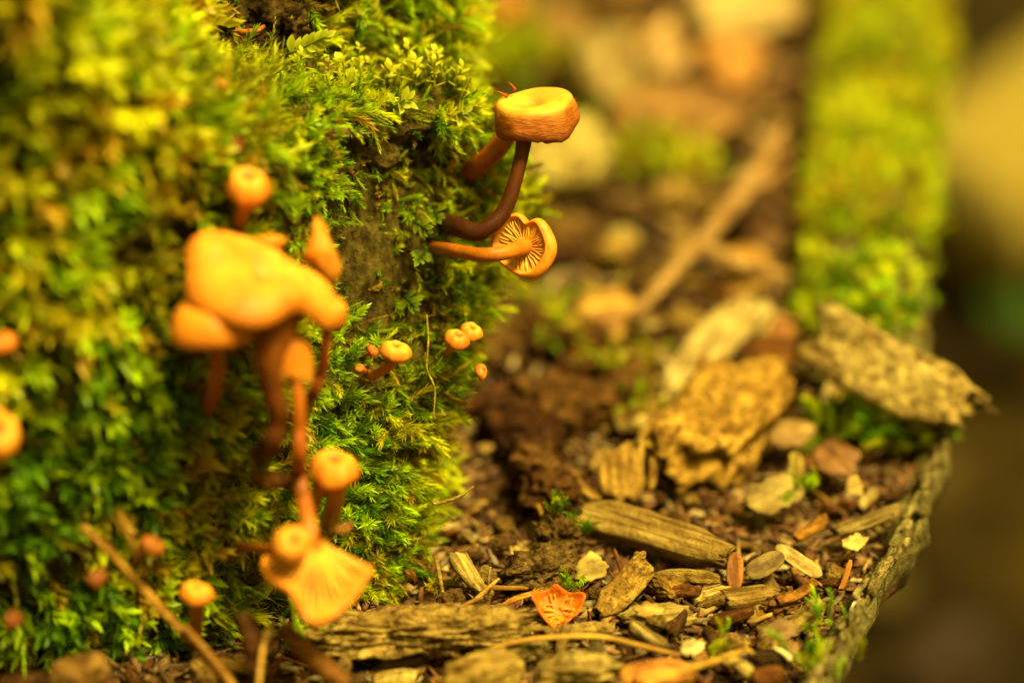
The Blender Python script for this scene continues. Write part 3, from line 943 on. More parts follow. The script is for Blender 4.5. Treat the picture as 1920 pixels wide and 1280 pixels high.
# I: big wavy cluster in front
CO = -6.2
def mush_I():
    # wavy main cap
    c = at(486, 520, CO)
    prof = [(0.0, -0.10, OR_MID * 0.7), (0.22, 0.0, (OR_TOP * np.array([1, 0.86, 0.9]))), (0.5, 0.14, (OR_TOP * np.array([1, 0.86, 0.9])) * 1.05), (0.85, 0.22, (OR_TOP * np.array([1, 0.86, 0.9]))), (1.15, 0.12, (OR_TOP * np.array([1, 0.86, 0.9])) * 0.7 + OR_MID * 0.3), (1.33, -0.08, OR_MID * 0.8), (1.36, -0.22, OR_MID * 0.5 + OR_RED * 0.4), (1.27, -0.26, OR_RED), (0.8, -0.12, OR_MID * 0.7), (0.3, -0.4, OR_MID * 0.6)]
    def ang(q, q0):
        return (q - q0 + math.pi) % (2 * math.pi) - math.pi
    def rm(q, f, r):
        return 1 + 0.05 * math.cos(q) + 0.05 * math.sin(3 * q + 0.6) - 0.16 * math.exp(-(ang(q, 1.0) / 0.45) ** 2) - 0.20 * math.exp(-(ang(q, -0.75) / 0.4) ** 2) + 0.02 * math.sin(7 * q)
    def hm(q, f, r):
        k = 0.16 * math.exp(-(ang(q, math.pi - 0.35) / 0.9) ** 2) - 0.22 * math.exp(-(ang(q, math.pi + 0.75) / 0.55) ** 2)
        k += 0.16 * math.exp(-(ang(q, -0.75) / 0.42) ** 2) - 0.16 * math.exp(-(ang(q, -0.05) / 0.4) ** 2)
        return r * k + 0.03 * math.sin(5 * q) * r
    st = [wallhit(488, 872, 0.4), at(505, 842, CO + 1.6), at(522, 785, CO + 0.9), at(508, 720, CO + 0.4), at(505, 660, CO), at(525, 600, CO), at(520, 560, CO)]
    mushroom('large wavy orange cap of the blurred cluster on a thick dark stem', st, [0.15, 0.17, 0.18, 0.2, 0.28, 0.36, 0.42], c, camdir(0.34, 0.86, -0.38), prof, BROWN, OR_STEM, rm, hm, ramp_pow=1.6, nang=72)
    # left lower cap
    c2 = at(404, 602, CO - 0.6)
    st = [wallhit(384, 775, 0.4), at(398, 745, CO + 1.2), at(408, 690, CO + 0.8), at(404, 650, CO + 0.1), at(404, 612, CO - 0.5)]
    mushroom('rounded orange cap tucked beneath the large wavy cap', st, [0.13, 0.13, 0.13, 0.13, 0.15], c2, camdir(-0.05, 0.85, -0.5), DOME(0.76, OR_MID * 0.6 + OR_TOP * 0.4), OR_RED, OR_STEM, lambda q, f, r: 1 + 0.05 * math.sin(2 * q), lambda q, f, r: 0.06 * r * math.sin(3 * q), nang=48)
    # right drooping one with dark slim stem
    c3 = at(618, 588, CO + 0.8)
    st = [wallhit(572, 775, 0.4), at(585, 745, CO + 2.0), at(602, 700, CO + 1.4), at(610, 650, CO + 1.0), at(614, 600, CO + 0.8)]
    mushroom('drooping orange cap at the edge of the cluster on a slim dark red stem', st, [0.09, 0.10, 0.10, 0.10, 0.12], c3, camdir(0.35, 0.8, -0.4),
             [(a * 0.85, h * 1.5, cc) for a, h, cc in DOME(0.36)], BROWN, OR_RED * 1.2, nang=40)
    # bell shaped torn one
    c4 = at(538, 640, CO + 0.4)
    prof = [(0.0, 0.16, OR_MID), (0.14, 0.15, OR_MID), (0.31, 0.04, OR_TOP * .3 + OR_MID * .7), (0.37, -0.2, OR_MID), (0.36, -0.5, OR_TOP * .4 + OR_MID * .6), (0.33, -0.62, OR_TOP * .5 + OR_MID * .5), (0.31, -0.6, OR_MID * .7), (0.28, -0.3, OR_MID * .6), (0.08, 0.0, OR_MID * .5)]
    def hb(q, f, r):
        return (f - 0.45) * (0.35 * math.sin(3 * q) + 0.2 * math.sin(7 * q + 1)) if 0.4 < f < 0.85 else 0.0
    st = [wallhit(566, 905, 0.3), at(562, 870, CO + 1.2), at(562, 800, CO + 0.6), at(558, 730, CO + 0.4), at(545, 670, CO + 0.4), at(540, 640, CO + 0.4)]
    mushroom('torn bell-shaped orange cap hanging under the wavy cap on a long straight stem', st, [0.11, 0.12, 0.115, 0.11, 0.11, 0.11], c4, camdir(-0.15, 0.95, -0.25), prof, OR_RED, OR_STEM * 1.1, None, hb, nang=56)
    # nub behind the wavy cap
    c5 = at(510, 450, CO + 1.4)
    st = [wallhit(500, 560, 0.4), at(508, 520, CO + 1.6), at(511, 480, CO + 1.4), c5]
    mushroom('small tube-like orange mushroom rising behind the wavy cap', st, [0.14, 0.15, 0.15, 0.17], c5, camdir(0.1, 0.95, -0.3),
             [(0.0, -0.06, OR_RED), (0.1, 0.0, OR_MID), (0.19, 0.05, OR_MID), (0.22, 0.0, OR_MID), (0.19, -0.08, OR_MID * .8), (0.1, -0.1, OR_MID * .6)], OR_STEM, OR_STEM, nang=24)
mush_I()

# K, L, M, N, P, Q and brown dots
small('plump orange button mushroom with a broad cap on two-toned stem low on the wall', (612, 1000), [((618, 975), 0.3), ((628, 930), 0.7)], (627, 880), 0.44, -4.2, camdir(0.0, 0.86, -0.5), 0.16, flat=1.1)
small('pale slim companion stem mushroom leaning beside the plump button', (585, 955), [((592, 935), 0.5)], (604, 905), 0.16, -3.6, camdir(0.2, 0.9, -0.3), 0.10)
small('round orange cap facing outward with dark centre on a sideways stem', (438, 1024), [((470, 1026), 0.3), ((515, 1028), 0.7)], (548, 1018), 0.33, -6.2, camdir(0.25, 0.3, -0.92), 0.08)
small('little flat orange mushroom standing by the base of the stump', (372, 1200), [((366, 1170), 0.3), ((370, 1140), 0.7)], (370, 1112), 0.30, -4.4, camdir(0.0, 0.92, -0.35), 0.12)
small('small orange mushroom next to the fallen straw', (250, 1045), [((262, 1038), 0.5)], (286, 1022), 0.22, -5.6, camdir(0.7, 0.6, -0.4), 0.08, red=0.4, dim=0.6)
small('brown closed bud in the dark green moss', (182, 1105), [((182, 1098), 0.5)], (181, 1082), 0.17, -5.6, camdir(0, 0.6, -0.8), 0.06, red=0.75, dim=0.5)
small('brown shrivelled bud low in the moss', (20, 1180), [((22, 1172), 0.5)], (24, 1160), 0.17, -5.9, camdir(0, 0.6, -0.8), 0.06, red=0.85, dim=0.45)
small('reddish orange cap on the moss wall above the bright outward-facing cap', (-30, 690), [((-15, 675), 0.5)], (2, 640), 0.27, -6.6, camdir(0.2, 0.7, -0.7), 0.1, red=0.3)
small('bright orange cap facing outward, set apart on the dark green moss', (-60, 830), [((-45, 820), 0.5)], (-10, 812), 0.46, -7.6, camdir(0.55, 0.25, -0.8), 0.13, flat=1.2)
small('rust-brown speck of fungus on the upper moss', (440, 285), [((440, 280), 0.5)], (440, 272), 0.17, -4.4, camdir(0, 0.7, -0.7), 0.05, red=0.85, dim=0.4)
small('rust-orange speck of fungus near the ledge', (413, 175), [((412, 170), 0.5)], (412, 160), 0.15, -4.0, camdir(0, 0.8, -0.6), 0.05, red=0.4, dim=0.7)

# J: hanging gilled funnel
def mush_J():
    off = -5.2
    axis = camdir(-0.12, -0.92, 0.38)
    c = at(588, 1062, off)
    def rm(q, f, r):
        return 1 + 0.12 * math.sin(2 * q + 0.3) + 0.06 * math.sin(5 * q + 1)
    prof = [(0.0, 0.42, OR_MID), (0.3, 0.44, OR_MID), (0.7, 0.44, OR_MID), (0.98, 0.34, OR_MID), (1.03, 0.22, OR_TOP * .5 + OR_MID * .5), (0.96, 0.16, OR_MID), (0.7, 0.16, GILLC * 0.8), (0.4, -0.02, GILLC * 0.8), (0.22, -0.35, GILLC * 0.75), (0.14, -0.6, OR_STEM)]
    prof = [(a_ * 0.88, b_ * 0.92, c_) for a_, b_, c_ in prof]
    def hm(q, f, r):
        return -r * (0.20 * math.cos(2 * q + 0.2) + 0.15 * math.sin(3 * q + 0.8) + 0.06 * math.sin(7 * q))
    st = [wallhit(560, 880, 0.3), at(560, 895, off + 1.2), at(570, 940, off + 0.6), at(580, 990, off + 0.1), at(585, 1040, off)]
    root = mushroom('hanging orange funnel mushroom with long pale gills at the foot of the moss', st, [0.12, 0.14, 0.15, 0.15, 0.16], c, axis, prof, BROWN * 1.6, OR_STEM * 1.2, rm, hm, nang=72)
    A = unit(axis)
    ref = RT
    X = unit(ref - A * ref.dot(A)); Y = np.cross(A, X)
    V, F, C = [], [], []
    for k in range(40):
        q = 2 * np.pi * (k + random.uniform(-.2, .2)) / 40
        e = X * math.cos(q) + Y * math.sin(q); tn = -X * math.sin(q) + Y * math.cos(q)
        s0 = len(V)
        for i, t in enumerate(np.linspace(0, 1, 9)):
            rr = 0.88 * (0.14 + 0.80 * t ** 1.5)
            hh = 0.92 * (-0.55 + 0.72 * t ** 0.7)
            rr2 = rr * rm(q, 0.8, rr)
            p = c + e * rr2 + A * (hh + hm(q, .8, rr2))
            dp = 0.12 * math.sin(math.pi * (0.1 + 0.85 * t))
            for sg, d_ in ((1, 0.05), (1, -dp), (-1, -dp), (-1, 0.05)):
                V.append(p + tn * sg * 0.016 + A * d_)
                C.append(GILLC * (1.05 if d_ < 0 else 0.4))
        for i in range(8):
            for j in range(3):
                a = s0 + i * 4 + j
                F.append((a, a + 1, a + 5, a + 4))
    obj('gills', new_mesh('gills', np.array(V) - st[0], F, np.array(C), mat=M_GILL), root)
mush_J()

# ------------------------------------------------------------------ shapes of litter
def gen_chip(L, W, T, seed, nr=12, ns=12, rough=0.25, jag=0.2):
    r = np.random.default_rng(seed)
    V = []
    xs = np.linspace(-1, 1, nr)
    tw = r.uniform(-0.3, 0.3); bow = r.uniform(-0.08, 0.08)
    e0, e1 = r.uniform(0.35, 1.0), r.uniform(0.35, 1.0)
    sk = r.uniform(-0.4, 0.4)
    ends = r.uniform(-jag, jag, (2, ns))
    for i, x in enumerate(xs):
        k = 1.0
        if x < -0.6: k = e0 + (1 - e0) * (x + 1) / 0.4
        if x > 0.6: k = e1 + (1 - e1) * (1 - x) / 0.4
        for j in range(ns):
            a = 2 * np.pi * j / ns + math.pi / ns
            ca, sa = math.cos(a), math.sin(a)
            y = np.sign(ca) * abs(ca) ** 0.55 * W * 0.5 * k
            z = np.sign(sa) * abs(sa) ** 0.55 * T * 0.5 * (0.6 + 0.4 * k)
            xx = x * L * 0.5
            if i == 0: xx += ends[0, j] * W * 0.5
            if i == nr - 1: xx += ends[1, j] * W * 0.5
            xx += sk * y * (1 if abs(x) > 0.5 else 0.5)
            q = tw * x
            V.append((xx, y * math.cos(q) - z * math.sin(q) + bow * L * x * x, y * math.sin(q) + z * math.cos(q)))
    V = np.array(V)
    m = min(W, L)
    P = V / m * np.array([0.5, 2.2, 2.2]) + seed * 3.1
    dirn = unit(V * np.array([0.0, 1, 1.3]) + 1e-6)
    V = V + dirn * (rough * T * 0.8 * fbm(P, 3, seed))[:, None] + np.array([1, 0, 0])[None] * (rough * 0.3 * m * fbm(P * 1.3 + 5, 2, seed + 1))[:, None]
    F = [(i * ns + j, i * ns + (j + 1) % ns, (i + 1) * ns + (j + 1) % ns, (i + 1) * ns + j) for i in range(nr - 1) for j in range(ns)]
    o = (nr - 1) * ns
    V = np.vstack([V, V[:ns].mean(0) + [0.06 * m, 0, 0], V[o:].mean(0) - [0.06 * m, 0, 0]])
    F += [((j + 1) % ns, j, len(V) - 2) for j in range(ns)] + [(o + j, o + (j + 1) % ns, len(V) - 1) for j in range(ns)]
    return V, F

_ICO = {}
def ico(n):
    if n not in _ICO:
        bm = bmesh.new()
        bmesh.ops.create_icosphere(bm, subdivisions=n, radius=1.0)
        bm.verts.ensure_lookup_table()
        _ICO[n] = (np.array([v.co[:] for v in bm.verts]), [tuple(v.index for v in f.verts) for f in bm.faces])
        bm.free()
    return _ICO[n]

def gen_lump(L, W, T, seed, sub=4, rough=0.4, fr=1.7):
    V, F = ico(sub)
    n = fbm(V * fr * 0.55 + seed * 7.7, 2, seed) * 0.5 + fbm(V * fr * np.array([1, 1.4, 1.4]) + seed * 3.3, 5, seed + 1, 0.6)
    rid = 1 - np.abs(fbm(V * fr * 1.3 + seed, 3, seed + 5)) * 2
    box = V / (np.abs(V).max(1, keepdims=True) ** 0.45)
    d = 1 + rough * n - rough * 0.35 * np.maximum(rid - 0.55, 0)
    return box * d[:, None] * np.array([L, W, T]) * 0.5, F

def gen_flake(L, W, T, seed, curl=0.2, rag=0.25, na=28, nrad=4, fold=0.0, poly=True):
    r = np.random.default_rng(seed)
    th = np.linspace(0, 2 * np.pi, na, endpoint=False)
    ph = r.uniform(0, 6.28, 6)
    if poly:
        m = int(r.integers(5, 9))
        qa = np.sort((np.arange(m) + r.uniform(-.38, .38, m)) * 2 * np.pi / m)
        pr = r.uniform(0.72, 1.15, m)
        pp = np.stack([np.cos(qa) * pr, np.sin(qa) * pr], -1)
        rad = np.ones(na)
        for i_, t_ in enumerate(th):
            d_ = np.array([math.cos(t_), math.sin(t_)])
            for k_ in range(m):
                a_, b_ = pp[k_], pp[(k_ + 1) % m]
                M_ = np.array([[d_[0], -(b_ - a_)[0]], [d_[1], -(b_ - a_)[1]]])
                if abs(np.linalg.det(M_)) > 1e-9:
                    q_ = np.linalg.solve(M_, a_)
                    if q_[0] > 0 and -1e-6 <= q_[1] <= 1 + 1e-6:
                        rad[i_] = q_[0]
                        break
        rad = rad * (1 + rag * 0.5 * r.uniform(-1, 1, na))
    else:
        rad = 1 - 0.25 * np.abs(np.sin(th)) ** 3 + rag * 0.5 * np.sin(2 * th + ph[0]) * 0.5 + rag * 0.2 * r.uniform(-1, 1, na)
    V = []
    cu, cv, cw = r.uniform(-1, 1, 3)
    def z(x, y):
        return curl * (0.6 * cu * x * x + 0.8 * abs(cv) * y * y + 0.4 * cw * x * y) * W * 0.5 + fold * abs(y) * W * 0.5
    for s in (1, -1):
        V.append((0, 0, s * T / 2 + z(0, 0)))
        for k in range(1, nrad + 1):
            f = k / nrad
            for j in range(na):
                rr = rad[j] * f if f > 0.5 else f * (0.5 + 0.5 * rad[j])
                x, y = math.cos(th[j]) * rr, math.sin(th[j]) * rr
                V.append((x * L / 2, y * W / 2, s * T / 2 * (1 - 0.5 * f) + z(x, y) + 0.06 * W * float(vnoise(np.array([x * 2 + seed, y * 2, 0.5]), seed))))
    F = []
    m = 1 + na * nrad
    for s, b in ((1, 0), (-1, m)):
        for j in range(na):
            q = (b, b + 1 + j, b + 1 + (j + 1) % na)
            F.append(q if s > 0 else q[::-1])
        for k in range(nrad - 1):
            for j in range(na):
                a = b + 1 + k * na + j; a2 = b + 1 + k * na + (j + 1) % na
                q = (a, a + na, a2 + na, a2)
                F.append(q if s > 0 else q[::-1])
    e = 1 + na * (nrad - 1)
    for j in range(na):
        a, a2 = e + j, e + (j + 1) % na
        F.append((a, a + m, a2 + m, a2))
    return np.array(V), F

# colours of litter (linear)
TAN = (0.52, 0.32, 0.075); PALE = (0.68, 0.50, 0.17); ORANGE = (0.55, 0.25, 0.035); DKBR = (0.12, 0.055, 0.016)
REDBR = (0.24, 0.095, 0.025); GREY = (0.34, 0.25, 0.10); YEL = (0.60, 0.46, 0.12); MAUVE = (0.30, 0.18, 0.075); OLIVE = (0.30, 0.24, 0.06)

TONE = 0.80        # even brightness scale for the litter colours
def orient(d, roll=0.0, upv=(0, 0, 1)):
    x = unit(d)
    u = np.asarray(upv, float)
    z = unit(u - x * u.dot(x)); y = np.cross(z, x)
    c, s = math.cos(roll), math.sin(roll)
    y2, z2 = y * c + z * s, -y * s + z * c
    return Matrix((Vector((x[0], y2[0], z2[0])), Vector((x[1], y2[1], z2[1])), Vector((x[2], y2[2], z2[2])))).to_euler()

HN = [500]
def hero(name, label, cat, kind, a, b, width, thick, color, roll=0.0, za=0.2, zb=0.2, mat=None, upv=(0, 0, 1), group=None, **kw):
    """a, b: the pixels of its two ends, za/zb the heights above the litter bed they rest at"""
    A, B = gnd(a[0], a[1], za), gnd(b[0], b[1], zb)
    L = float(np.linalg.norm(B - A)) * (1.0 if kind != 'flake' else 1.0)
    HN[0] += 1
    sd = kw.pop('seed', HN[0])
    if kind == 'chip':
        v, f = gen_chip(L, width, thick, sd, kw.pop('nr', 26), kw.pop('ns', 20), **kw); m = mat or M_WOOD
    elif kind == 'lump':
        v, f = gen_lump(L, width, thick, sd, kw.pop('sub', 5), **kw); m = mat or M_CRUMB
    else:
        v, f = gen_flake(L, width, thick, sd, **kw); m = mat or M_LEAF
    o = obj(name, new_mesh(name, v, f, mat=m), None, (A + B) / 2, orient(B - A, roll, upv))
    o.color = (color[0] * TONE, color[1] * TONE * 0.97, color[2] * TONE * 0.62, 1)
    return tag(o, label, cat, group)

CP = tuple(-FWD * 0.7 + np.array([0, 0, 0.6]))
# foreground row
hero('bark_chunk', 'long crumbly tan bark strip lying at the foot of the moss', 'bark', 'lump', (602, 1196), (978, 1172), 0.8, 0.66, (0.56, 0.38, 0.12), za=0.25, zb=0.35, rough=0.75, fr=3.4, sub=6)
hero('wood_chip', 'smooth rounded pale chip lying in front of the crumbly bark strip', 'wood chip', 'lump', (830, 1275), (975, 1245), 0.9, 0.55, (0.58, 0.39, 0.11), za=0.4, zb=0.45, rough=0.25)
hero('bark_chunk', 'pale crusty bark lump beside the rounded chip', 'bark', 'lump', (1010, 1262), (1150, 1250), 0.6, 0.45, (0.55, 0.40, 0.14), za=0.4, zb=0.4, rough=0.55, fr=2.4)
hero('wood_chip', 'small pale splinter chip leaning upright against the foot of the moss', 'wood chip', 'chip', (905, 1118), (852, 1040), 0.36, 0.22, PALE, za=0.1, zb=0.6, roll=0.5, upv=CP, rough=0.5)
hero('wood_chip', 'porous tan chip full of pits tilted up beside the orange fungus scrap', 'wood chip', 'chip', (1125, 1150), (1212, 1062), 0.52, 0.3, (0.52, 0.31, 0.075), za=0.1, zb=0.7, roll=0.3, upv=CP, mat=M_CRUMB, rough=0.5)
hero('wood_piece', 'thick straight-grained tan wood piece lying across the litter', 'wood', 'chip', (1095, 962), (1366, 1042), 0.72, 0.6, (0.46, 0.31, 0.10), za=0.3, zb=0.4, roll=0.5, mat=M_GRAIN, rough=0.22, jag=0.5, nr=34, ns=26)
hero('wood_chip', 'pale yellow rotten chip behind the orange fungus scrap', 'wood chip', 'flake', (1070, 1075), (1145, 1050), 0.6, 0.14, YEL, za=0.2, zb=0.4, upv=CP, rag=0.3)
hero('soil_clump', 'crumbly dark soil clump with bits of moss growing on it', 'soil', 'lump', (960, 1085), (1075, 1060), 0.8, 0.75, (0.23, 0.14, 0.045), za=0.1, zb=0.3, rough=0.8, fr=3.2)
hero('soil_clump', 'upper knob of crumbly soil capped with green moss', 'soil', 'lump', (1010, 1020), (1080, 1000), 0.6, 0.75, (0.24, 0.145, 0.045), za=0.3, zb=0.45, rough=0.8, fr=3.2)
hero('wood_chip', 'grey weathered split chip next to the porous tan chip', 'wood chip', 'chip', (1172, 1160), (1292, 1150), 0.5, 0.2, (0.50, 0.37, 0.13), za=0.2, zb=0.2, roll=0.3, mat=M_GRAIN, rough=0.5, jag=0.5)
hero('bark_chunk', 'tan crumbly flap lying over the grey split chip', 'bark', 'flake', (1185, 1148), (1250, 1142), 0.35, 0.08, TAN, za=0.42, zb=0.4, upv=CP, rag=0.4)
hero('wood_chip', 'golden brown knobbly lump beyond the porous chip', 'wood chip', 'lump', (1222, 1085), (1280, 1120), 0.42, 0.42, (0.44, 0.25, 0.05), za=0.35, zb=0.25, rough=0.5)
hero('wood_chip', 'thin arched tan chip under the end of the straight-grained wood', 'wood chip', 'chip', (1232, 1078), (1348, 1080), 0.3, 0.22, (0.42, 0.28, 0.08), za=0.25, zb=0.25, roll=0.9, rough=0.35)
hero('wood_chip', 'grey splintery chip with grainy ridges beside the curved stalk', 'wood chip', 'chip', (1182, 1168), (1245, 1212), 0.26, 0.18, (0.42, 0.31, 0.12), za=0.35, zb=0.2, mat=M_GRAIN, rough=0.5)
hero('wood_chip', 'tan flaky chip bridging behind the curved stalk', 'wood chip', 'chip', (1020, 1186), (1150, 1172), 0.28, 0.16, (0.50, 0.33, 0.10), za=0.2, zb=0.2, mat=M_CRUMB, rough=0.5)
hero('wood_chip', 'dark grey weathered stub standing behind the pale crusty lump', 'wood chip', 'chip', (1125, 1270), (1120, 1205), 0.35, 0.2, (0.22, 0.165, 0.07), za=0.1, zb=0.5, mat=M_GRAIN, upv=CP, rough=0.4)
hero('wood_chip', 'greenish tan crumbling chip between the curved stalk and the bark strip', 'wood chip', 'lump', (950, 1222), (1030, 1205), 0.42, 0.3, (0.46, 0.36, 0.13), za=0.25, zb=0.25, rough=0.6, fr=2.4)
hero('wood_chip', 'whitish lichen-spotted fragment behind the crossing stalk', 'wood chip', 'flake', (1278, 1222), (1322, 1205), 0.36, 0.1, (0.75, 0.64, 0.35), za=0.3, zb=0.35, upv=CP, rag=0.4)
hero('wood_chip', 'pale rotted sliver beside the crossing stalk end', 'wood chip', 'chip', (1360, 1232), (1415, 1262), 0.3, 0.18, PALE, za=0.25, zb=0.25, mat=M_GRAIN, rough=0.5)
hero('bark_flake', 'dark red-brown bark chip lying in a gap of the litter', 'bark', 'chip', (1328, 1168), (1412, 1142), 0.26, 0.2, (0.17, 0.062, 0.016), za=0.2, zb=0.25, rough=0.4)
hero('bark_flake', 'rust-brown block of bark beside the black-brown scrap near the rim', 'bark', 'chip', (1412, 1268), (1468, 1258), 0.28, 0.24, (0.26, 0.10, 0.022), za=0.3, zb=0.3, rough=0.35)
hero('bark_flake', 'ragged black-brown bark scrap beside the rim', 'bark', 'lump', (1410, 1240), (1480, 1232), 0.4, 0.26, (0.085, 0.045, 0.016), za=0.25, zb=0.25, rough=0.7, fr=2.6)
hero('leaf_flake', 'mauve-grey ragged leaf scrap lying flat near the rim', 'leaf', 'flake', (1415, 1190), (1508, 1170), 0.55, 0.03, MAUVE, za=0.3, zb=0.35, upv=CP, rag=0.5, curl=0.2)
hero('wood_chip', 'yellow-tan chip tipped up against the mossy rim', 'wood chip', 'chip', (1482, 1180), (1540, 1128), 0.34, 0.16, (0.50, 0.36, 0.10), za=0.2, zb=0.5, upv=CP, rough=0.4)
hero('wood_chip', 'brown wrinkled chip below the mauve leaf scrap', 'wood chip', 'flake', (1452, 1228), (1500, 1205), 0.4, 0.08, (0.36, 0.21, 0.06), za=0.2, zb=0.3, upv=CP, rag=0.4)
hero('seed_husk', 'slim white husk lying by the brown wrinkled chip', 'husk', 'chip', (1452, 1212), (1486, 1236), 0.1, 0.07, (0.8, 0.68, 0.42), za=0.42, zb=0.42, mat=M_TWIG, rough=0.1, jag=0.05)
hero('bark_flake', 'warm brown leaf-shaped scale standing on edge by the grained wood', 'leaf', 'flake', (1378, 1108), (1378, 1036), 0.42, 0.05, (0.42, 0.17, 0.028), za=0.1, zb=0.6, upv=tuple(-FWD), rag=0.1, curl=0.4, poly=False)
hero('leaf_flake', 'dull olive-brown flat leaf leaning behind the warm brown scale', 'leaf', 'flake', (1398, 1078), (1470, 1040), 0.55, 0.03, (0.22, 0.145, 0.045), za=0.3, zb=0.5, upv=CP, rag=0.15, poly=False)
hero('leaf_flake', 'pale beige oval flake resting on the litter toward the rim', 'leaf', 'flake', (1458, 1022), (1538, 1080), 0.42, 0.04, (0.62, 0.46, 0.20), za=0.55, zb=0.35, upv=CP, rag=0.2, poly=False)
hero('wood_chip', 'layered brown chip with a broken end in the middle litter', 'wood chip', 'chip', (1358, 1122), (1455, 1108), 0.42, 0.3, (0.38, 0.24, 0.07), za=0.25, zb=0.3, mat=M_GRAIN, rough=0.5)
hero('wood_chip', 'orange-brown pointed chip leaning over rusty crumbs', 'wood chip', 'chip', (1462, 1132), (1532, 1092), 0.2, 0.14, (0.46, 0.20, 0.04), za=0.3, zb=0.55, upv=CP, rough=0.35)
hero('bark_chunk', 'rusty crumb heap under the orange-brown pointed chip', 'bark', 'lump', (1432, 1140), (1490, 1125), 0.4, 0.4, (0.34, 0.17, 0.035), za=0.15, zb=0.2, rough=0.7, fr=3)
hero('wood_splinter', 'bright orange splinter stuck upright by the rim', 'splinter', 'chip', (1578, 1105), (1596, 1050), 0.11, 0.06, (0.70, 0.30, 0.03), za=0.1, zb=0.45, upv=CP, rough=0.2, mat=M_TWIG)
# middle distance
hero('bark_chunk', 'big knobbly golden-orange bark chunk in the middle of the litter', 'bark', 'lump', (1280, 880), (1425, 720), 2.0, 1.3, (0.62, 0.36, 0.07), za=0.4, zb=0.9, roll=0.0, rough=0.7, fr=1.35, upv=CP)
hero('wood_chip', 'long pale cream wood chip propped behind the knobbly chunk', 'wood chip', 'chip', (1245, 755), (1405, 565), 1.0, 0.4, (0.74, 0.58, 0.27), za=0.4, zb=0.9, upv=CP, rough=0.35, jag=0.5)
hero('wood_chip', 'squarish tan chip standing upright in the middle distance', 'wood chip', 'chip', (1170, 935), (1162, 838), 0.9, 0.3, (0.56, 0.34, 0.08), za=0.2, zb=0.9, upv=CP, rough=0.3, jag=0.4)
hero('wood_splinter', 'slender curved tan splinter beside the squarish chip', 'splinter', 'chip', (1222, 918), (1226, 858), 0.16, 0.12, TAN, za=0.4, zb=0.9, upv=CP, rough=0.3)
hero('wood_splinter', 'pointed tan splinter lying in front of the squarish chip', 'splinter', 'chip', (1060, 890), (1120, 940), 0.25, 0.2, TAN, za=0.6, zb=0.4, rough=0.3)
hero('leaf_flake', 'dusky pink-brown leaf scrap tilted below the flaky bark', 'leaf', 'flake', (1530, 830), (1610, 890), 0.9, 0.05, (0.30, 0.15, 0.06), za=0.7, zb=0.5, upv=CP, rag=0.2)
hero('wood_chip', 'greyish tan chip beside the knobbly chunk toward the rim', 'wood chip', 'flake', (1440, 830), (1530, 800), 0.8, 0.2, (0.46, 0.30, 0.11), za=0.5, zb=0.5, upv=CP, rag=0.25)
hero('leaf_flake', 'broad pale olive crumpled leaf in the middle litter', 'leaf', 'flake', (1390, 950), (1500, 900), 1.0, 0.06, (0.46, 0.36, 0.12), za=0.4, zb=0.6, upv=CP, rag=0.35, curl=0.5)
hero('wood_chip', 'narrow yellow chip standing by the broad olive leaf', 'wood chip', 'chip', (1490, 900), (1495, 850), 0.3, 0.15, YEL, za=0.3, zb=0.6, upv=CP, rough=0.3)
hero('wood_chip', 'curved orange chip lying toward the rim', 'wood chip', 'chip', (1492, 1010), (1552, 972), 0.24, 0.2, (0.58, 0.28, 0.045), za=0.35, zb=0.45, rough=0.3)
hero('wood_chip', 'long grey-brown chip pointing at the rim', 'wood chip', 'chip', (1570, 1000), (1690, 955), 0.4, 0.2, (0.40, 0.29, 0.11), za=0.35, zb=0.55, rough=0.35)
hero('leaf_flake', 'pale triangular flake by the rim', 'leaf', 'flake', (1580, 915), (1620, 905), 0.5, 0.05, PALE, za=0.5, zb=0.5, upv=CP, rag=0.2)
hero('wood_chip', 'pale chip resting on the inner slope of the rim', 'wood chip', 'flake', (1582, 1030), (1625, 1010), 0.4, 0.1, PALE, za=0.45, zb=0.5, upv=CP, rag=0.3)
hero('bark_chunk', 'flaky grey-tan bark slab lying across the rim before the mossy log', 'bark', 'chip', (1535, 628), (1800, 772), 1.25, 0.5, (0.66, 0.49, 0.19), roll=0.5, za=2.1, zb=1.2, mat=M_CRUMB, rough=0.75, jag=0.9, upv=CP, nr=34, ns=22)
hero('bark_chunk', 'small pale knob of bark at the end of the flaky slab', 'bark', 'lump', (1495, 695), (1550, 680), 0.6, 0.5, (0.58, 0.44, 0.19), za=0.8, zb=0.9, rough=0.4)
hero('bark_chunk', 'underlying mossy bark ledge below the flaky slab', 'bark', 'lump', (1640, 745), (1790, 778), 1.0, 0.6, (0.36, 0.29, 0.09), za=0.5, zb=0.5, rough=0.5)
hero('fungus_bit', 'pale round bead lying behind the grainy stick', 'seed', 'lump', (1140, 455), (1195, 445), 0.75, 0.6, (0.60, 0.50, 0.22), za=0.5, zb=0.5, rough=0.15, sub=3)
# far blurred pieces
hero('wood_chip', 'large pale yellow block blurred behind the sideways mushroom', 'wood chip', 'chip', (985, 300), (1135, 285), 2.2, 1.2, (0.66, 0.54, 0.20), za=1.2, zb=1.2, rough=0.25, upv=CP)
hero('wood_chip', 'tall pale chip standing far behind the flat-topped cap', 'wood chip', 'chip', (1150, 190), (1130, 60), 1.6, 0.6, (0.66, 0.50, 0.24), za=0.5, zb=2.2, rough=0.2, upv=CP)
hero('leaf_flake', 'large pinkish pale leaf lying at the far end of the litter', 'leaf', 'flake', (1290, 30), (1520, -10), 3.4, 0.1, (0.62, 0.46, 0.22), za=0.8, zb=1.2, upv=CP, rag=0.2)
hero('leaf_flake', 'orange-brown leaf far behind near the mossy log', 'leaf', 'flake', (1310, 130), (1450, 90), 2.4, 0.1, (0.50, 0.24, 0.05), za=0.8, zb=1.2, upv=CP, rag=0.2)
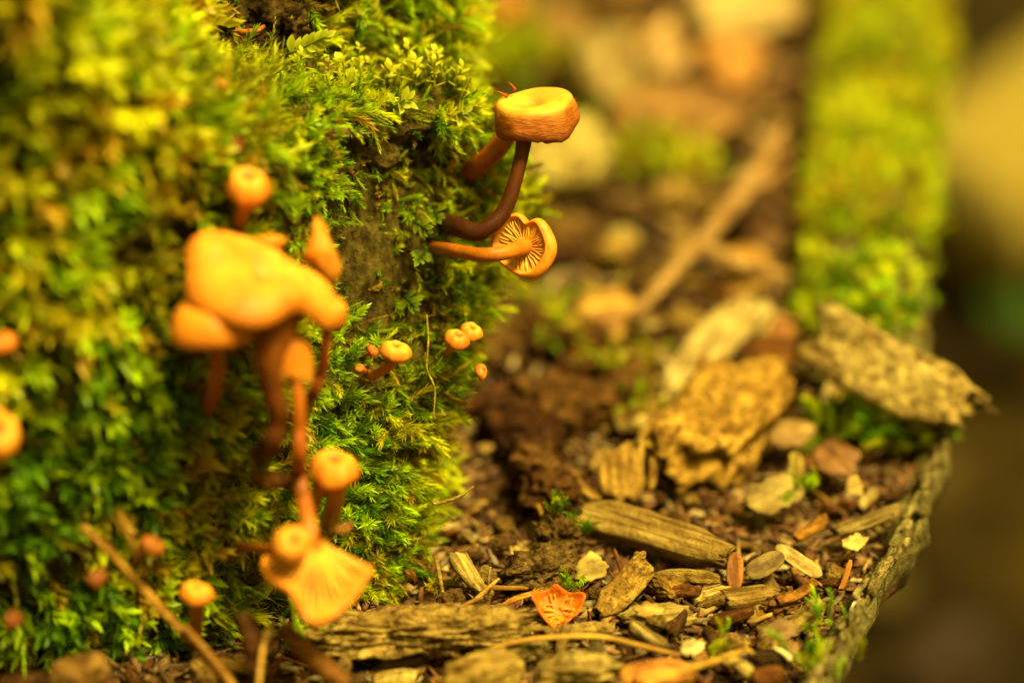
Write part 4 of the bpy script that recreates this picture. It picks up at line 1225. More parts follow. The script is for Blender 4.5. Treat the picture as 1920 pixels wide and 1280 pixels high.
hero('leaf_flake', 'brown leaf slope in the far litter', 'leaf', 'flake', (1150, 240), (1420, 210), 2.8, 0.12, (0.36, 0.19, 0.05), za=0.6, zb=1.0, upv=CP, rag=0.25)
hero('leaf_flake', 'vivid orange leaf fragment standing behind the stump top', 'leaf', 'flake', (905, 40), (985, 20), 1.6, 0.1, (0.75, 0.28, 0.02), za=1.0, zb=1.6, upv=CP, rag=0.2)
hero('leaf_flake', 'dusky brown leaf beside the tall pale chip', 'leaf', 'flake', (1010, 90), (1090, 20), 2.2, 0.1, (0.40, 0.22, 0.09), za=0.4, zb=1.4, upv=CP, rag=0.2)
hero('leaf_flake', 'pinkish grey leaf between the pale chip and the far leaf', 'leaf', 'flake', (1200, 150), (1280, 40), 2.0, 0.1, (0.50, 0.32, 0.14), za=0.4, zb=1.4, upv=CP, rag=0.2)
hero('leaf_flake', 'amber leaf lying flat behind the sideways mushroom', 'leaf', 'flake', (1040, 620), (1200, 585), 1.8, 0.08, (0.52, 0.29, 0.05), za=0.4, zb=0.6, upv=CP, rag=0.25)
hero('leaf_flake', 'amber chip fan near the foot of the mossy log', 'leaf', 'flake', (1330, 480), (1480, 530), 1.6, 0.1, (0.52, 0.29, 0.06), za=0.7, zb=0.5, upv=CP, rag=0.3)
hero('leaf_flake', 'rusty upright leaf at the foot of the mossy log', 'leaf', 'flake', (1460, 660), (1490, 590), 0.9, 0.08, (0.42, 0.18, 0.035), za=0.3, zb=0.9, upv=CP, rag=0.2)
hero('wood_chip', 'tan pebble-like chip behind the pale bead', 'wood chip', 'lump', (1225, 375), (1290, 360), 0.9, 0.7, (0.58, 0.38, 0.12), za=0.5, zb=0.5, rough=0.3, sub=3)

# loose bark shards along the crest of the rim
for k in range(46):
    y = -6.0 + 11.5 * k / 45 + random.uniform(-.15, .15)
    tg = unit(np.array([float(xrim(y + 0.3) - xrim(y - 0.3)), 0.6, 0.0]))
    L = random.uniform(0.35, 1.0)
    v, f = gen_chip(L, random.uniform(0.10, 0.24), random.uniform(0.06, 0.13), 900 + k, 9, 8, 0.5, 0.5)
    o = obj('bark_shard', new_mesh('bark_shard', v, f, mat=M_CRUMB), RIM[0], (float(xrim(y)) + random.uniform(-.2, .12), y, random.uniform(0.36, 0.62)), orient(tg + np.array([0, 0, random.uniform(-.25, .25)]), random.uniform(-.9, .3)))
    c_ = random.choice([(0.30, 0.23, 0.06), (0.40, 0.31, 0.09), (0.16, 0.11, 0.03), (0.24, 0.19, 0.05), (0.75, 0.64, 0.34) if k % 3 == 0 else (0.34, 0.26, 0.07)])
    o.color = (*c_, 1)

# orange fungus scrap
def scrap():
    c = gnd(1046, 1142, 0.35)
    ax = camdir(0.0, 0.55, -0.83)
    def rm(q, f, r):
        k = 1 + 0.10 * math.sin(3 * q + 0.6)
        for q0, a, wd in ((0.45, 0.42, 0.28), (2.75, 0.38, 0.30), (1.65, 0.16, 0.22)):
            dq = (q - q0 + math.pi) % (2 * math.pi) - math.pi
            k += a * math.exp(-(dq / wd) ** 2) * min(1, f * 1.5)
        return k
    prof = [(0.0, -0.22, OR_RED), (0.16, -0.22, OR_MID * .8), (0.30, -0.13, OR_MID), (0.38, 0.04, OR_MID), (0.40, 0.13, OR_MID * .9), (0.35, 0.12, OR_MID * .9), (0.27, 0.0, OR_MID), (0.14, -0.06, OR_TOP * .8), (0.0, -0.07, OR_TOP * .7)]
    prof = [(a, b, np.asarray(cc) * np.array([0.9, 0.72, 0.6])) for a, b, cc in prof]
    v, f, cl = lathe(prof, 56, ax, c, rm, lambda q, f, r: (0.05 * math.sin(5 * q) + 0.09 * float(vnoise(np.array([math.cos(q) * 5, math.sin(q) * 5, 0.3]), 9))) * (0.3 < f < 0.75))
    root = thing('fungus_scrap', 'torn bright orange upturned mushroom cap lying on the litter', 'mushroom', c)
    obj('cap', new_mesh('cap', v - c, f, cl, mat=M_CAP), root)
    A = unit(ax); X = unit(RT - A * RT.dot(A)); Y = np.cross(A, X)
    for k in range(15):
        q = 2 * np.pi * k / 15 + random.uniform(-.3, .3)
        dq = random.uniform(-.6, .6)
        r0, r1 = random.uniform(0.04, 0.16), random.uniform(0.24, 0.34)
        def pt(r, qq, h): return c + A * h + (X * math.cos(qq) + Y * math.sin(qq)) * r
        v, f, t = tube([pt(r0, q + dq, -0.03), pt((r0 + r1) / 2, q + dq * .3 + random.uniform(-.2, .2), 0.0), pt(r1, q, 0.075)], [0.012, random.uniform(.014, .022), 0.02], 9, 6, rough=0.5, seed=k)
        obj('vein', new_mesh('vein', v - c, f, np.tile(GILLC * np.array([1.0, 0.95, .9]) * random.uniform(.8, 1.15), (len(v), 1)), mat=M_GILL), root)
scrap()

# ------------------------------------------------------------------ stalks, needles, twigs
def stalk(name, label, pix, zs, rad, color, cat='stalk', group=None, rough=0.05, mat=None, n=30, seg=10):
    P = [gnd(p[0], p[1], z) for p, z in zip(pix, zs)]
    b = P[0]
    v, f, t = tube(P, rad, n, seg, rough, seed=int(pix[0][0]))
    o = obj(name, new_mesh(name, v - b, f, mat=mat or M_TWIG), None, b)
    o.color = (color[0] * TONE, color[1] * TONE * 0.97, color[2] * TONE * 0.62, 1)
    return tag(o, label, cat, group)

STRAW = (0.66, 0.40, 0.085)
stalk('leaf_stalk', 'long arching pale stalk lying over the chips', [(918, 1216), (985, 1200), (1060, 1193), (1130, 1194), (1200, 1210), (1275, 1228)], [.4, .55, .6, .6, .5, .35], [.05, .05, .05, .05, .055, .04], STRAW)
stalk('leaf_stalk', 'straw-coloured stalk crossing over the folded orange leaf', [(1210, 1285), (1270, 1262), (1340, 1238), (1395, 1219), (1412, 1224)], [.75, .8, .75, .65, .5], [.055, .055, .05, .045, .03], (0.68, 0.40, 0.08))
stalk('leaf_stalk', 'thin grey upright stalk by the pale splinter chip', [(918, 1115), (916, 1090), (919, 1062)], [.2, .45, .7], [.03, .03, .025], (0.42, 0.30, 0.14))
for k in range(4):
    d = k * 7
    stalk('pine_needle', 'orange pine needle in the curved bundle by the fungus scrap', [(900 + d, 1158 - d * .3), (945 + d * .6, 1134 - d * .5), (985 + d * .5, 1118 - d * .35), (1025 - d, 1108 - d * .3)], [.3, .42, .42, .3], [.028, .03, .03, .015], (0.58, 0.28, 0.035), 'pine needle', 'orange pine needles in a bundle')
for k, (a, b) in enumerate([((850, 1150), (905, 1120)), ((830, 1120), (870, 1165)), ((870, 1150), (935, 1085)), ((1000, 935), (1020, 975)), ((815, 1040), (830, 1110))]):
    stalk('dry_stem', ['broken brown stem lying by the moss foot', 'dark thin stem crossing under the chips by the moss', 'short tan stem leaning near the pale splinter', 'tan splinter stem beside the mossy soil knob', 'tan stem standing against the lowest moss'][k], [a, ((a[0] + b[0]) / 2, (a[1] + b[1]) / 2 - 4), b], [.3, .45, .5], [.04, .045, .03], [(0.34, 0.19, 0.06), DKBR, TAN, TAN, (0.36, 0.24, 0.07)][k], 'stem')
def wstalk(name, label, pts, rad, color, cat='stalk', rough=0.05):
    P = [at(*p) for p in pts]
    b = P[0]
    v, f, t = tube(P, rad, 26, 9, rough, seed=int(pts[0][0]))
    o = obj(name, new_mesh(name, v - b, f, mat=M_TWIG), None, b)
    o.color = (color[0] * TONE, color[1] * TONE * 0.97, color[2] * TONE * 0.62, 1)
    return tag(o, label, cat)
wstalk('straw', 'long blurred straw leaning from the litter against the dark green moss', [(155, 985, -5.2), (230, 1060, -5.0), (310, 1150, -4.8), (380, 1225, -4.6), (450, 1300, -4.4)], [.06, .07, .075, .08, .08], (0.48, 0.25, 0.05))
wstalk('straw', 'second straw running close beside the long leaning one', [(345, 1175, -4.9), (390, 1225, -4.8), (440, 1290, -4.7)], [.06, .065, .06], (0.44, 0.23, 0.05))
wstalk('straw', 'short straw crossing the long one', [(222, 955, -5.5), (245, 1010, -5.4), (272, 1075, -5.3)], [.04, .045, .04], (0.42, 0.22, 0.04))
wstalk('straw', 'pale bent straw hanging below the gilled funnel', [(508, 1165, -4.6), (496, 1200, -4.8), (488, 1250, -5.0), (484, 1300, -5.1)], [.04, .045, .05, .05], (0.50, 0.30, 0.08))
wstalk('brown_leaf_blade', 'dark brown curled leaf blade in the shade under the gilled funnel', [(455, 1150, -4.3), (475, 1200, -4.4), (470, 1260, -4.5)], [.12, .2, .05], (0.12, 0.05, 0.015), 'leaf', 0.3)
wstalk('bark_strip', 'rusty bark strip slanting down under the crumbly bark', [(525, 1175, -3.9), (580, 1225, -4.0), (650, 1285, -4.1)], [.13, .18, .16], (0.30, 0.13, 0.03), 'bark', 0.4)
wstalk('twig', 'thin brown stick leaning inside the dark hollow', [(352, 72, -0.2), (366, 45, 0.2), (378, 20, 0.5)], [.04, .045, .04], (0.30, 0.17, 0.05), 'twig')
wstalk('bark_strip', 'curved orange strip lying inside the dark hollow', [(432, 52, 0.3), (455, 60, 0.1), (480, 58, 0.1), (495, 50, 0.3)], [.03, .055, .055, .04], (0.50, 0.20, 0.03), 'bark', 0.2)
wstalk('moss_strand', 'hanging thread of dried yellow moss down the wall', [(800, 590, -0.35), (803, 640, -0.4), (800, 690, -0.35), (815, 730, -0.3), (812, 790, -0.3)], [.022, .02, .02, .02, .015], (0.34, 0.27, 0.04), 'moss', 0.6)
wstalk('moss_strand', 'dried mossy twiglet sticking out over the litter', [(812, 945, -0.2), (840, 938, 0.0), (865, 928, 0.1), (888, 912, 0.2)], [.035, .035, .03, .02], (0.34, 0.27, 0.05), 'moss', 0.7)
# upturned torn scrap behind the cluster
def torn():
    px = [(590, 404), (604, 412), (613, 428), (618, 448), (627, 462), (634, 480), (641, 500), (636, 520), (626, 536), (612, 530), (604, 516), (594, 512), (584, 500), (573, 494), (558, 482), (572, 470), (578, 452), (584, 430)]
    P = np.array([at(a_, b_, -4.5 + 0.12 * math.sin(k * 1.1)) for k, (a_, b_) in enumerate(px)])
    c = P.mean(0)
    V, F, col = [], [], []
    n = len(px)
    for sgn in (0, 1):
        V.append(c - FWD * 0.25 + FWD * 0.05 * sgn); col.append(OR_MID)
        for f_ in (0.35, 0.7, 1.0):
            for p in P:
                q = c + (p - c) * f_
                V.append(q - FWD * (0.25 * (1 - f_ ** 2) - 0.05 * sgn) + FWD * 0.10 * float(vnoise(q * 4, 3)))
                col.append((OR_TOP * 0.5 + OR_MID * 0.5) * (0.8 + 0.35 * float(vnoise(q * 5, 8))))
    m = 1 + 3 * n
    for b_, rev in ((0, False), (m, True)):
        L = []
        for k in range(n):
            k2 = (k + 1) % n
            L.append((b_, b_ + 1 + k, b_ + 1 + k2))
            for r_ in range(2):
                L.append((b_ + 1 + r_ * n + k, b_ + 1 + (r_ + 1) * n + k, b_ + 1 + (r_ + 1) * n + k2, b_ + 1 + r_ * n + k2))
        F += [q[::-1] for q in L] if rev else L
    e = 1 + 2 * n
    F += [(e + k, e + m + k, e + m + (k + 1) % n, e + (k + 1) % n) for k in range(n)]
    o = obj('torn_cap', new_mesh('torn_cap', np.array(V) - c, F, np.array(col), mat=M_CAP), None, c)
    tag(o, 'ragged torn orange cap standing upright beside the wavy cluster', 'mushroom')
torn()
# brown bits on the wall
def wallbit(name, label, cat, a, b, off, w_, t_, color, kind='lump', **kw):
    A, B = at(a[0], a[1], off), at(b[0], b[1], off)
    L = float(np.linalg.norm(B - A)); HN[0] += 1
    v, f = gen_lump(L, w_, t_, HN[0], 4, **kw) if kind == 'lump' else gen_flake(L, w_, t_, HN[0], **kw)
    o = obj(name, new_mesh(name, v, f, mat=M_CRUMB if kind == 'lump' else M_LEAF), None, (A + B) / 2, orient(B - A, 0, -FWD))
    o.color = (color[0] * TONE, color[1] * TONE * 0.97, color[2] * TONE * 0.62, 1)
    return tag(o, label, cat)
def wo(px, py): return wall_off(px, py)
wallbit('bark_chip', 'reddish grey bark chip lodged in the moss above the bare bark', 'bark', (602, 258), (658, 248), wo(630, 255) - 0.25, 0.22, 0.2, (0.26, 0.14, 0.055))
wallbit('bark_chip', 'rust-red rotted bits in the gap beside the bark bulge', 'bark', (622, 290), (665, 330), wo(640, 300) - 0.1, 0.3, 0.25, (0.20, 0.075, 0.02), rough=0.7, fr=2.6)
wallbit('bark_scale', 'mossy bark scale beside the black hole', 'bark', (682, 275), (745, 300), wo(715, 285) - 0.1, 0.55, 0.35, (0.20, 0.155, 0.035), rough=0.3)
wallbit('bark_scale', 'narrow olive bark scale hanging above the black hole', 'bark', (775, 235), (800, 320), wo(790, 280) - 0.05, 0.45, 0.3, (0.20, 0.155, 0.035), rough=0.3)
wallbit('bark_chip', 'rust bark crumb caught in the lowest moss', 'bark', (765, 1065), (780, 1095), wo(770, 1080) - 0.25, 0.18, 0.15, (0.28, 0.12, 0.025), rough=0.6)
wallbit('leaf_flake', 'flat brown leaf stuck in the moss above the fibrous chip', 'leaf', (180, 8), (320, 30), -3.6, 0.5, 0.06, (0.40, 0.16, 0.03), 'flake', rag=0.3)
wallbit('bark_chip', 'orange-brown fibrous chip on the moss lip by the dark hollow', 'bark', (296, 12), (338, 55), -3.0, 0.25, 0.2, (0.42, 0.22, 0.05), rough=0.5)
wallbit('leaf_flake', 'dark brown leaf folded against the stump above the straw', 'leaf', (470, 880), (520, 805), -4.0, 0.45, 0.05, (0.16, 0.065, 0.018), 'flake', rag=0.2)
wallbit('bark_chip', 'rust-brown bark tongue beneath the dark folded leaf', 'bark', (470, 895), (545, 905), -4.0, 0.3, 0.2, (0.30, 0.12, 0.025), rough=0.5)
wallbit('leaf_flake', 'rust-brown triangular scrap beside the plump button', 'leaf', (625, 995), (665, 980), -3.6, 0.2, 0.05, (0.34, 0.14, 0.03), 'flake', rag=0.2)
wallbit('bark_chunk', 'blurred brown chunk on the ground below the long straw', 'bark', (90, 1275), (200, 1250), -4.6, 0.6, 0.5, (0.36, 0.20, 0.06), rough=0.4)

for k in range(16):
    py = random.uniform(600, 950)
    px = random.uniform(890, 1150 if py < 760 else 1010)
    z = random.uniform(0.1, 0.6)
    hero('rotten_clump', 'dark reddish rotten wood clump heaped beside the moss edge', 'rotten wood', 'lump', (px, py), (px + random.uniform(70, 120), py + random.uniform(-30, 20)), random.uniform(0.8, 1.4), random.uniform(0.6, 1.1), random.choice([(0.13, 0.055, 0.012), (0.20, 0.095, 0.024), (0.09, 0.036, 0.008)]), za=z, zb=z, rough=0.75, fr=2.6, sub=4, group='dark rotten clumps beside the moss')
for k, (a, b, wd) in enumerate([((360, 40), (430, 15), 0.8), ((430, 85), (520, 75), 0.6), ((480, 30), (560, 10), 0.7), ((540, 60), (590, 40), 0.5)]):  # dark soil lumps, added partly to deepen the shade of the hollow
    wallbit('soil_clump', ['black-brown soil crumbs added to darken the back of the hollow', 'brown crumbs added to darken the floor of the hollow', 'dark mossy soil added to darken the hollow above the orange strip', 'dark soil lump added to darken the hollow behind the fern-like sprig'][k], 'soil', a, b, wo((a[0] + b[0]) / 2, (a[1] + b[1]) / 2) - 0.1, wd, 0.5, (0.12, 0.07, 0.02), rough=0.9, fr=3.5)
# folded orange leaf (bottom) : two overlapping blades
def folded():
    c = gnd(1232, 1262, 0.45)
    root = thing('folded_leaf', 'glossy folded orange-brown leaf under the crossing stalk', 'leaf', c)
    for k, (L, W, dx, dz, rl) in enumerate([(1.35, 0.62, 0.0, 0.0, 0.25), (1.1, 0.42, 0.12, 0.1, -0.15)]):
        v, f = gen_flake(L, W, 0.03, 300 + k, curl=0.9, rag=0.10, na=36, nrad=6, fold=0.15, poly=False)
        v = v + np.array([dx, -0.12 * k, dz])
        o = obj('blade', new_mesh('blade', v, f, mat=M_LEAF), root, (0, 0, 0), orient(RT + UP * 0.05, rl, CP))
        o.color = (0.60, 0.25, 0.03, 1)
folded()

# forked grainy stick in the blurred middle
def forked():
    P0 = [gnd(1185, 595, .7), gnd(1290, 480, 1.2), gnd(1385, 370, 1.6), gnd(1440, 290, 2.0), gnd(1470, 235, 2.4)]
    root = thing('forked_stick', 'long forked brown stick blurred across the far litter', 'twig', P0[0])
    v, f, t = tube(P0, [.12, .2, .24, .2, .08], 30, 12, 0.25, 3)
    o = obj('branch', new_mesh('branch', v - P0[0], f, mat=M_GRAIN), root); o.color = (0.54, 0.33, 0.10, 1)
    P1 = [gnd(1310, 460, 1.2), gnd(1350, 480, 1.0), gnd(1400, 500, 0.8), gnd(1480, 520, .5)]
    v, f, t = tube(P1, [.22, .2, .18, .1], 20, 10, 0.25, 4)
    o = obj('side_branch', new_mesh('side_branch', v - P0[0], f, mat=M_GRAIN), root); o.color = (0.54, 0.33, 0.10, 1)
    P2 = [gnd(1395, 365, 1.6), gnd(1440, 340, 1.7), gnd(1485, 300, 1.8)]
    v, f, t = tube(P2, [.16, .14, .08], 16, 10, 0.25, 5)
    o = obj('side_branch', new_mesh('side_branch', v - P0[0], f, mat=M_GRAIN), root); o.color = (0.40, 0.22, 0.065, 1)
forked()

# ------------------------------------------------------------------ the mossy log along the far rim
def make_log():
    P = [log_pts[0] + np.array([0.05, -1.2, -0.5])] + log_pts + [log_pts[-1] + np.array([1.2, 14, 0])]
    rad = [0.8, 1.15, 1.25, 1.3, 1.4, 1.5, 1.5]
    V, F, t = tube(P, rad, 120, 40)
    cl = catmull(np.array(P), 120)
    ctr = np.vstack([np.repeat(cl, 40, 0), cl[0], cl[-1]])
    d = unit(V - ctr)
    V = V + d * (0.35 * fbm(V * 0.42, 3, 90) + 0.18 * fbm(V * 1.6, 3, 91))[:, None]
    root = thing('mossy_log', 'thick moss-covered log lying along the far rim', 'log', P[0])
    o = obj('bark', new_mesh('bark', V - P[0], F, mat=M_RIM), root)
    T = []
    for q in F:
        T.append((q[0], q[1], q[2]))
        if len(q) == 4: T.append((q[0], q[2], q[3]))
    T = np.array(T)
    a, b, c = V[T[:, 0]], V[T[:, 1]], V[T[:, 2]]
    cen = (a + b + c) / 3
    nr = unit(np.cross(b - a, c - a))
    cc = np.array([cl[np.argmin(((cl - q) ** 2).sum(1))] for q in cen[::1]])
    flip = ((cen - cc) * nr).sum(1) < 0
    T[flip] = T[flip][:, [0, 2, 1]]
    n = 5000
    def wt(c, nn):
        px, py, off = project(c)
        edge = np.where((nn[:, 0] > 0.55) & (py > 440) & (py < 720), 0.12, 1.0)
        return np.clip(nn[:, 2] + 0.55, 0, 1) * edge * np.clip(0.9 + 1.0 * fbm(c * 0.45, 3, 93), 0.15, 2) * (py > -250)
    Pp, Nn = sample_tris(V, T, n, wt)
    px, py, off = project(Pp)
    D = Nn + rng.normal(0, 0.45, (n, 3))
    low = sstep(250, 600, py)
    nz = fbm(Pp * 0.5, 3, 94)
    w_ = np.stack([0.25 + 0.4 * low + 0.4 * nz, 0.55 - 0.15 * low - 0.3 * nz, 0.3 - 0.2 * low, 0.10 + 0.3 * (nz < -0.2), 0.02 + 0.4 * low * (nz > 0.1)], -1)
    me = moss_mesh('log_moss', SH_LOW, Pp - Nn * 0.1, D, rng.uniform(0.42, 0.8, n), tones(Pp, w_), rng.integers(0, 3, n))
    tag(obj('log_moss', me), 'thick lime green moss blanket on the far log', 'moss', kind='stuff')
make_log()

# moss bits in the litter and on the rim
def tuft(label, px, py, z, n, spread, scale, w_=(0.6, 0.4, 0.05, 0.0, 0.1), up=1.0, group=None):
    c = gnd(px, py, z)
    P = c + rng.normal(0, spread, (n, 3)) * np.array([1, 1, 0.2])
    D = np.array([0, -0.2, up]) + rng.normal(0, 0.45, (n, 3))
    me = moss_mesh('moss_tuft', SH_FINE, P - c, D, rng.uniform(0.6, 1.1, n) * scale, tones(P, np.tile([list(w_)], (n, 1))), rng.integers(0, 6, n))
    o = obj('moss_tuft', me, None, c)
    tag(o, label, 'moss', group)
tuft('bright green moss sprigs standing near the crossing stalk', 1352, 1195, 0.25, 3, 0.06, 0.75)
tuft('small yellow-green moss sprig below the bright standing sprigs', 1345, 1222, 0.25, 7, 0.12, 0.5, (0.3, 0.5, 0.3, 0, 0))
tuft('green moss tuft on the inner slope of the rim near the tipped chip', 1548, 1165, 0.3, 8, 0.15, 0.6, (0.7, 0.2, 0.05, 0, 0.2))
tuft('long green moss fringe on the rim beside the rust-brown block', 1515, 1245, 0.3, 14, 0.2, 0.7, (0.7, 0.3, 0.05, 0, 0.1))
tuft('green moss crown on the upper soil knob', 1050, 962, 0.95, 12, 0.17, 0.5, (0.8, 0.1, 0.1, 0, 0.4))
tuft('dark green moss patch beside the soil knob', 1100, 998, 0.4, 9, 0.12, 0.45, (0.5, 0.0, 0.1, 0, 0.8))
tuft('green moss patch under the pale yellow rotten chip', 1075, 1098, 0.3, 9, 0.14, 0.45, (0.7, 0.2, 0.1, 0, 0.4))
tuft('tiny bright moss dot by the narrow yellow chip', 1497, 915, 0.4, 8, 0.12, 0.6, (0.8, 0.3, 0, 0, 0))
tuft('moss shoots beneath the flaky bark slab', 1590, 790, 0.2, 40, 0.45, 1.0, (0.7, 0.3, 0, 0, 0.4))
tuft('moss shoots on the outer side beneath the flaky bark slab', 1690, 815, 0.1, 40, 0.45, 1.0, (0.4, 0.5, 0.3, 0, 0.2))
tuft('blurred moss patch below the end of the pale cream chip', 1215, 770, 0.2, 26, 0.4, 0.9, (0.3, 0.6, 0.3, 0, 0))
tuft('blurred olive moss patch beyond the dark litter', 1160, 700, 0.3, 26, 0.5, 0.9, (0.2, 0.5, 0.6, 0, 0))
tuft('blurred green moss patch below the sideways mushroom', 1050, 600, 0.3, 30, 0.5, 1.0, (0.4, 0.5, 0.3, 0, 0))
tuft('wide blurred olive moss patch beside the pale yellow block', 1230, 310, 0.4, 60, 0.9, 1.2, (0.3, 0.5, 0.6, 0.1, 0))
tuft('blurred olive green moss beyond the stump ledge', 965, 120, 0.6, 90, 1.1, 1.5, (0.4, 0.5, 0.5, 0, 0))
tuft('low green moss at the foot of the stump under the gilled funnel', 590, 1185, 0.2, 16, 0.3, 0.6, (0.5, 0.1, 0.1, 0, 0.6))
tuft('yellow moss fringe where the stump meets the chips', 828, 1095, 0.1, 10, 0.18, 0.45, (0.3, 0.3, 0.5, 0.2, 0.1))

# ------------------------------------------------------------------ scattered litter: every chip its own object, shared shapes
def litter():
    kinds = []
    def add(name, cat, label, group, meshes, colors, n):
        kinds.append((name, cat, label, group, meshes, colors, n))
    ch = [new_mesh('wood_chip', *gen_chip(1.0, r_, t_, 700 + k, 9, 10, 0.4, 0.4), mat=(M_WOOD if k % 2 else M_GRAIN)) for k, (r_, t_) in enumerate([(0.4, 0.2), (0.55, 0.25), (0.3, 0.2), (0.7, 0.3), (0.45, 0.16), (0.35, 0.25), (0.6, 0.2), (0.5, 0.35)])]
    lp = [new_mesh('bark_crumb', *gen_lump(1.0, 0.75, 0.6, 720 + k, 3, 0.55, 2.2), mat=M_CRUMB) for k in range(6)]
    fl = [new_mesh('leaf_flake', *gen_flake(1.0, w_, 0.045, 740 + k, 0.5, 0.35, 20, 3), mat=M_LEAF) for k, w_ in enumerate([0.6, 0.8, 0.5, 0.7, 0.9, 0.65])]
    sp = [new_mesh('wood_splinter', *gen_chip(1.3, 0.13, 0.1, 760 + k, 8, 7, 0.35, 0.4), mat=M_TWIG) for k in range(4)]
    add('wood_chip', 'wood chip', 'small tan wood chip strewn among the litter on the low stump', 'tan wood chips in the litter', ch, [TAN, (0.44, 0.28, 0.08), (0.54, 0.36, 0.12)], 95)
    add('wood_chip', 'wood chip', 'small pale cream wood chip strewn among the litter on the low stump', 'pale wood chips in the litter', ch, [PALE, YEL], 34)
    add('bark_chip', 'bark', 'small dark brown bark chip strewn among the litter on the low stump', 'dark bark chips in the litter', ch, [DKBR, REDBR, (0.16, 0.08, 0.025)], 95)
    add('bark_crumb', 'bark', 'knobbly brown bark crumb strewn among the litter on the low stump', 'bark crumbs in the litter', lp, [(0.34, 0.19, 0.055), (0.42, 0.25, 0.06), (0.22, 0.12, 0.035), (0.50, 0.32, 0.09)], 110)
    add('leaf_flake', 'leaf', 'curled brown leaf scrap strewn among the litter on the low stump', 'brown leaf scraps in the litter', fl, [REDBR, MAUVE, (0.40, 0.20, 0.045), (0.34, 0.22, 0.08)], 80)
    add('leaf_flake', 'leaf', 'pale beige leaf scrap strewn among the litter on the low stump', 'pale leaf scraps in the litter', fl, [(0.60, 0.44, 0.18), (0.52, 0.38, 0.14)], 24)
    add('wood_splinter', 'splinter', 'thin brown splinter strewn among the litter on the low stump', 'thin splinters in the litter', sp, [TAN, REDBR, (0.52, 0.28, 0.06)], 60)
    for name, cat, label, group, meshes, colors, n in kinds:
        for i in range(n):
            near = rng.random() < 0.52
            for _ in range(200):
                if near:
                    y = rng.uniform(-6.5, 6); x = rng.uniform(-7, 8.2)
                else:
                    y = rng.uniform(5, 46); x = rng.uniform(-2, 13)
                px, py, off = project(np.array([x, y, 0.0]))
                if x > xrim(y) - 0.7 or px > 1800 or px < -50 or py > 1330 or py < -60: continue
                if not near and px > 1560 and py < 700: continue
                zz = fz(0)
                # not inside the stump
                if x < xedge(0.3) - 0.1 and y > float(front_y(np.array([x]), np.array([0.3]))[0]) - 0.6: continue
                break
            s = rng.uniform(0.3, 0.85) if near else rng.uniform(0.7, 1.9)
            if name == 'bark_crumb': s *= 0.75
            z = float(ground_z(np.array([x]), np.array([y]))[0]) + 0.05 + s * 0.10 + rng.random() ** 2 * (0.28 if near else 0.5)
            o = obj(name, random.choice(meshes), None, (x, y, z), (rng.normal(0, 0.45), rng.normal(0, 0.45), rng.uniform(0, 6.28)))
            o.scale = (s, s * rng.uniform(0.8, 1.2), s * rng.uniform(0.8, 1.3))
            c = np.array(random.choice(colors)) * rng.uniform(0.75, 1.2) * (1.0 if near else rng.choice([0.45, 0.7, 1.0]))
            o.color = (*(c * TONE * np.array([1, 0.97, 0.62])), 1)
            tag(o, label, cat, group)
litter()

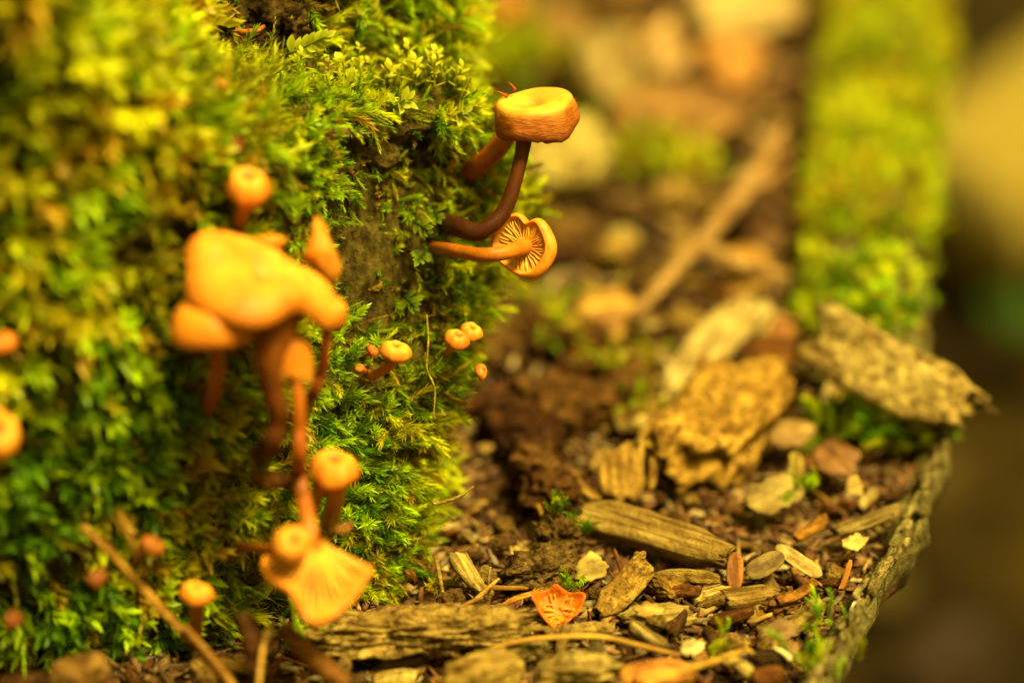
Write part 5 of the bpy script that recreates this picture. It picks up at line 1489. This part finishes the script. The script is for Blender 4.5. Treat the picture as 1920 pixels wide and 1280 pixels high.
def crumbs():
    """fine crumbs nobody could count"""
    tv, tf = ico(1)
    tf = np.array(tf)
    n = 12500
    near = rng.random(n) < 0.78
    y = np.where(near, rng.uniform(-7, 7, n), rng.uniform(6, 50, n))
    x = np.where(near, rng.uniform(-8, 8.5, n), rng.uniform(-2, 14, n))
    k = x < xrim(y) - 0.55
    x, y, near = x[k], y[k], near[k]
    n = len(x)
    z = ground_z(x, y) + rng.uniform(-0.02, 0.12, n)
    s = np.where(near, rng.uniform(0.04, 0.16, n), rng.uniform(0.12, 0.4, n))
    st = rng.uniform(0.4, 1.6, (n, 1, 3)) * np.array([1.5, 0.8, 0.35]) * s[:, None, None]
    st[::2] *= np.array([1.7, 0.5, 0.8])
    Rm = rot_frames(rng.normal(0, 0.4, (n, 3)) + np.array([0, 0, 1.0]), rng.uniform(0, 6.28, n))
    jit = 1 + 0.5 * rng.uniform(-1, 1, (n, len(tv), 1))
    v = np.einsum('nij,nmj->nmi', Rm, tv[None] * jit * st) + np.stack([x, y, z], -1)[:, None]
    pal = 0.75 * np.array([TAN, DKBR, REDBR, (0.36, 0.2, 0.055), GREY, (0.2, 0.1, 0.03), PALE])
    cp = pal[rng.choice(7, n, p=[.16, .22, .18, .18, .1, .12, .04])] * rng.uniform(0.7, 1.2, (n, 1))
    col = np.repeat(cp, len(tv), 0) * TONE
    F = (tf[None] + (np.arange(n) * len(tv))[:, None, None]).reshape(-1, 3)
    m = mat_fungus('crumb_colour', 0.6, (1, 1, 1), rough=0.9, sss=0.0, var=0.5)
    o = obj('litter_crumbs', new_mesh('litter_crumbs', v.reshape(-1, 3), F, col, smooth=False, mat=m))
    tag(o, 'fine brown crumbs of rotten wood between the chips', 'litter', kind='stuff')
crumbs()

# ------------------------------------------------------------------ far below: leaves, a branch and a plant on the forest floor
def below():
    fl = [new_mesh('fallen_leaf', *gen_flake(6.0, w_, 0.12, 800 + k, 0.5, 0.2, 24, 4), mat=M_LEAF) for k, w_ in enumerate([3.5, 4.2, 3.0])]
    for i in range(70):
        x, y = rng.uniform(12, 75), rng.uniform(-10, 150)
        o = obj('fallen_leaf', random.choice(fl), None, (x, y, -31 + rng.uniform(0, 1.5)), (rng.normal(0, .3), rng.normal(0, .3), rng.uniform(0, 6.28)))
        c = np.array(random.choice([(0.06, 0.036, 0.004), (0.09, 0.055, 0.006), (0.035, 0.018, 0.002), (0.12, 0.085, 0.008)])) * rng.uniform(.7, 1.1)
        o.color = (*c, 1)
        tag(o, 'blurred brown fallen leaf on the forest floor below the rim', 'leaf', 'fallen leaves on the forest floor')
    a = gnd(1770, 430, -27); b = gnd(2060, 200, -24)
    v, f, t = tube([a, (a + b) / 2, b], [5, 5.4, 5.4], 30, 20, 0.15, 8)
    o = obj('fallen_branch', new_mesh('fallen_branch', v - a, f, mat=M_GRAIN), None, a)
    o.color = (0.40, 0.31, 0.05, 1)
    tag(o, 'thick pale olive fallen branch on the ground beyond the rim', 'branch')
    c = gnd(1950, 690, -31)
    root = thing('green_plant', 'blurred green leafy plant on the ground beyond the rim', 'plant', c)
    for k in range(7):
        v, f = gen_flake(3.8, 1.7, 0.1, 830 + k, 0.6, 0.08, 24, 4, poly=False)
        v = v + np.array([1.9, 0, 0])
        o = obj('leaf', new_mesh('leaf', v, f, np.tile([0.03, 0.07, 0.001], (len(v), 1)), mat=M_LEAFMOSS), root, (0, 0, 1.5), (0, -0.5, k * 0.9))
below()
# print('TRIS', sum(len(o.data.loops) - 2 * len(o.data.polygons) for o in bpy.data.objects if o.type == 'MESH'))
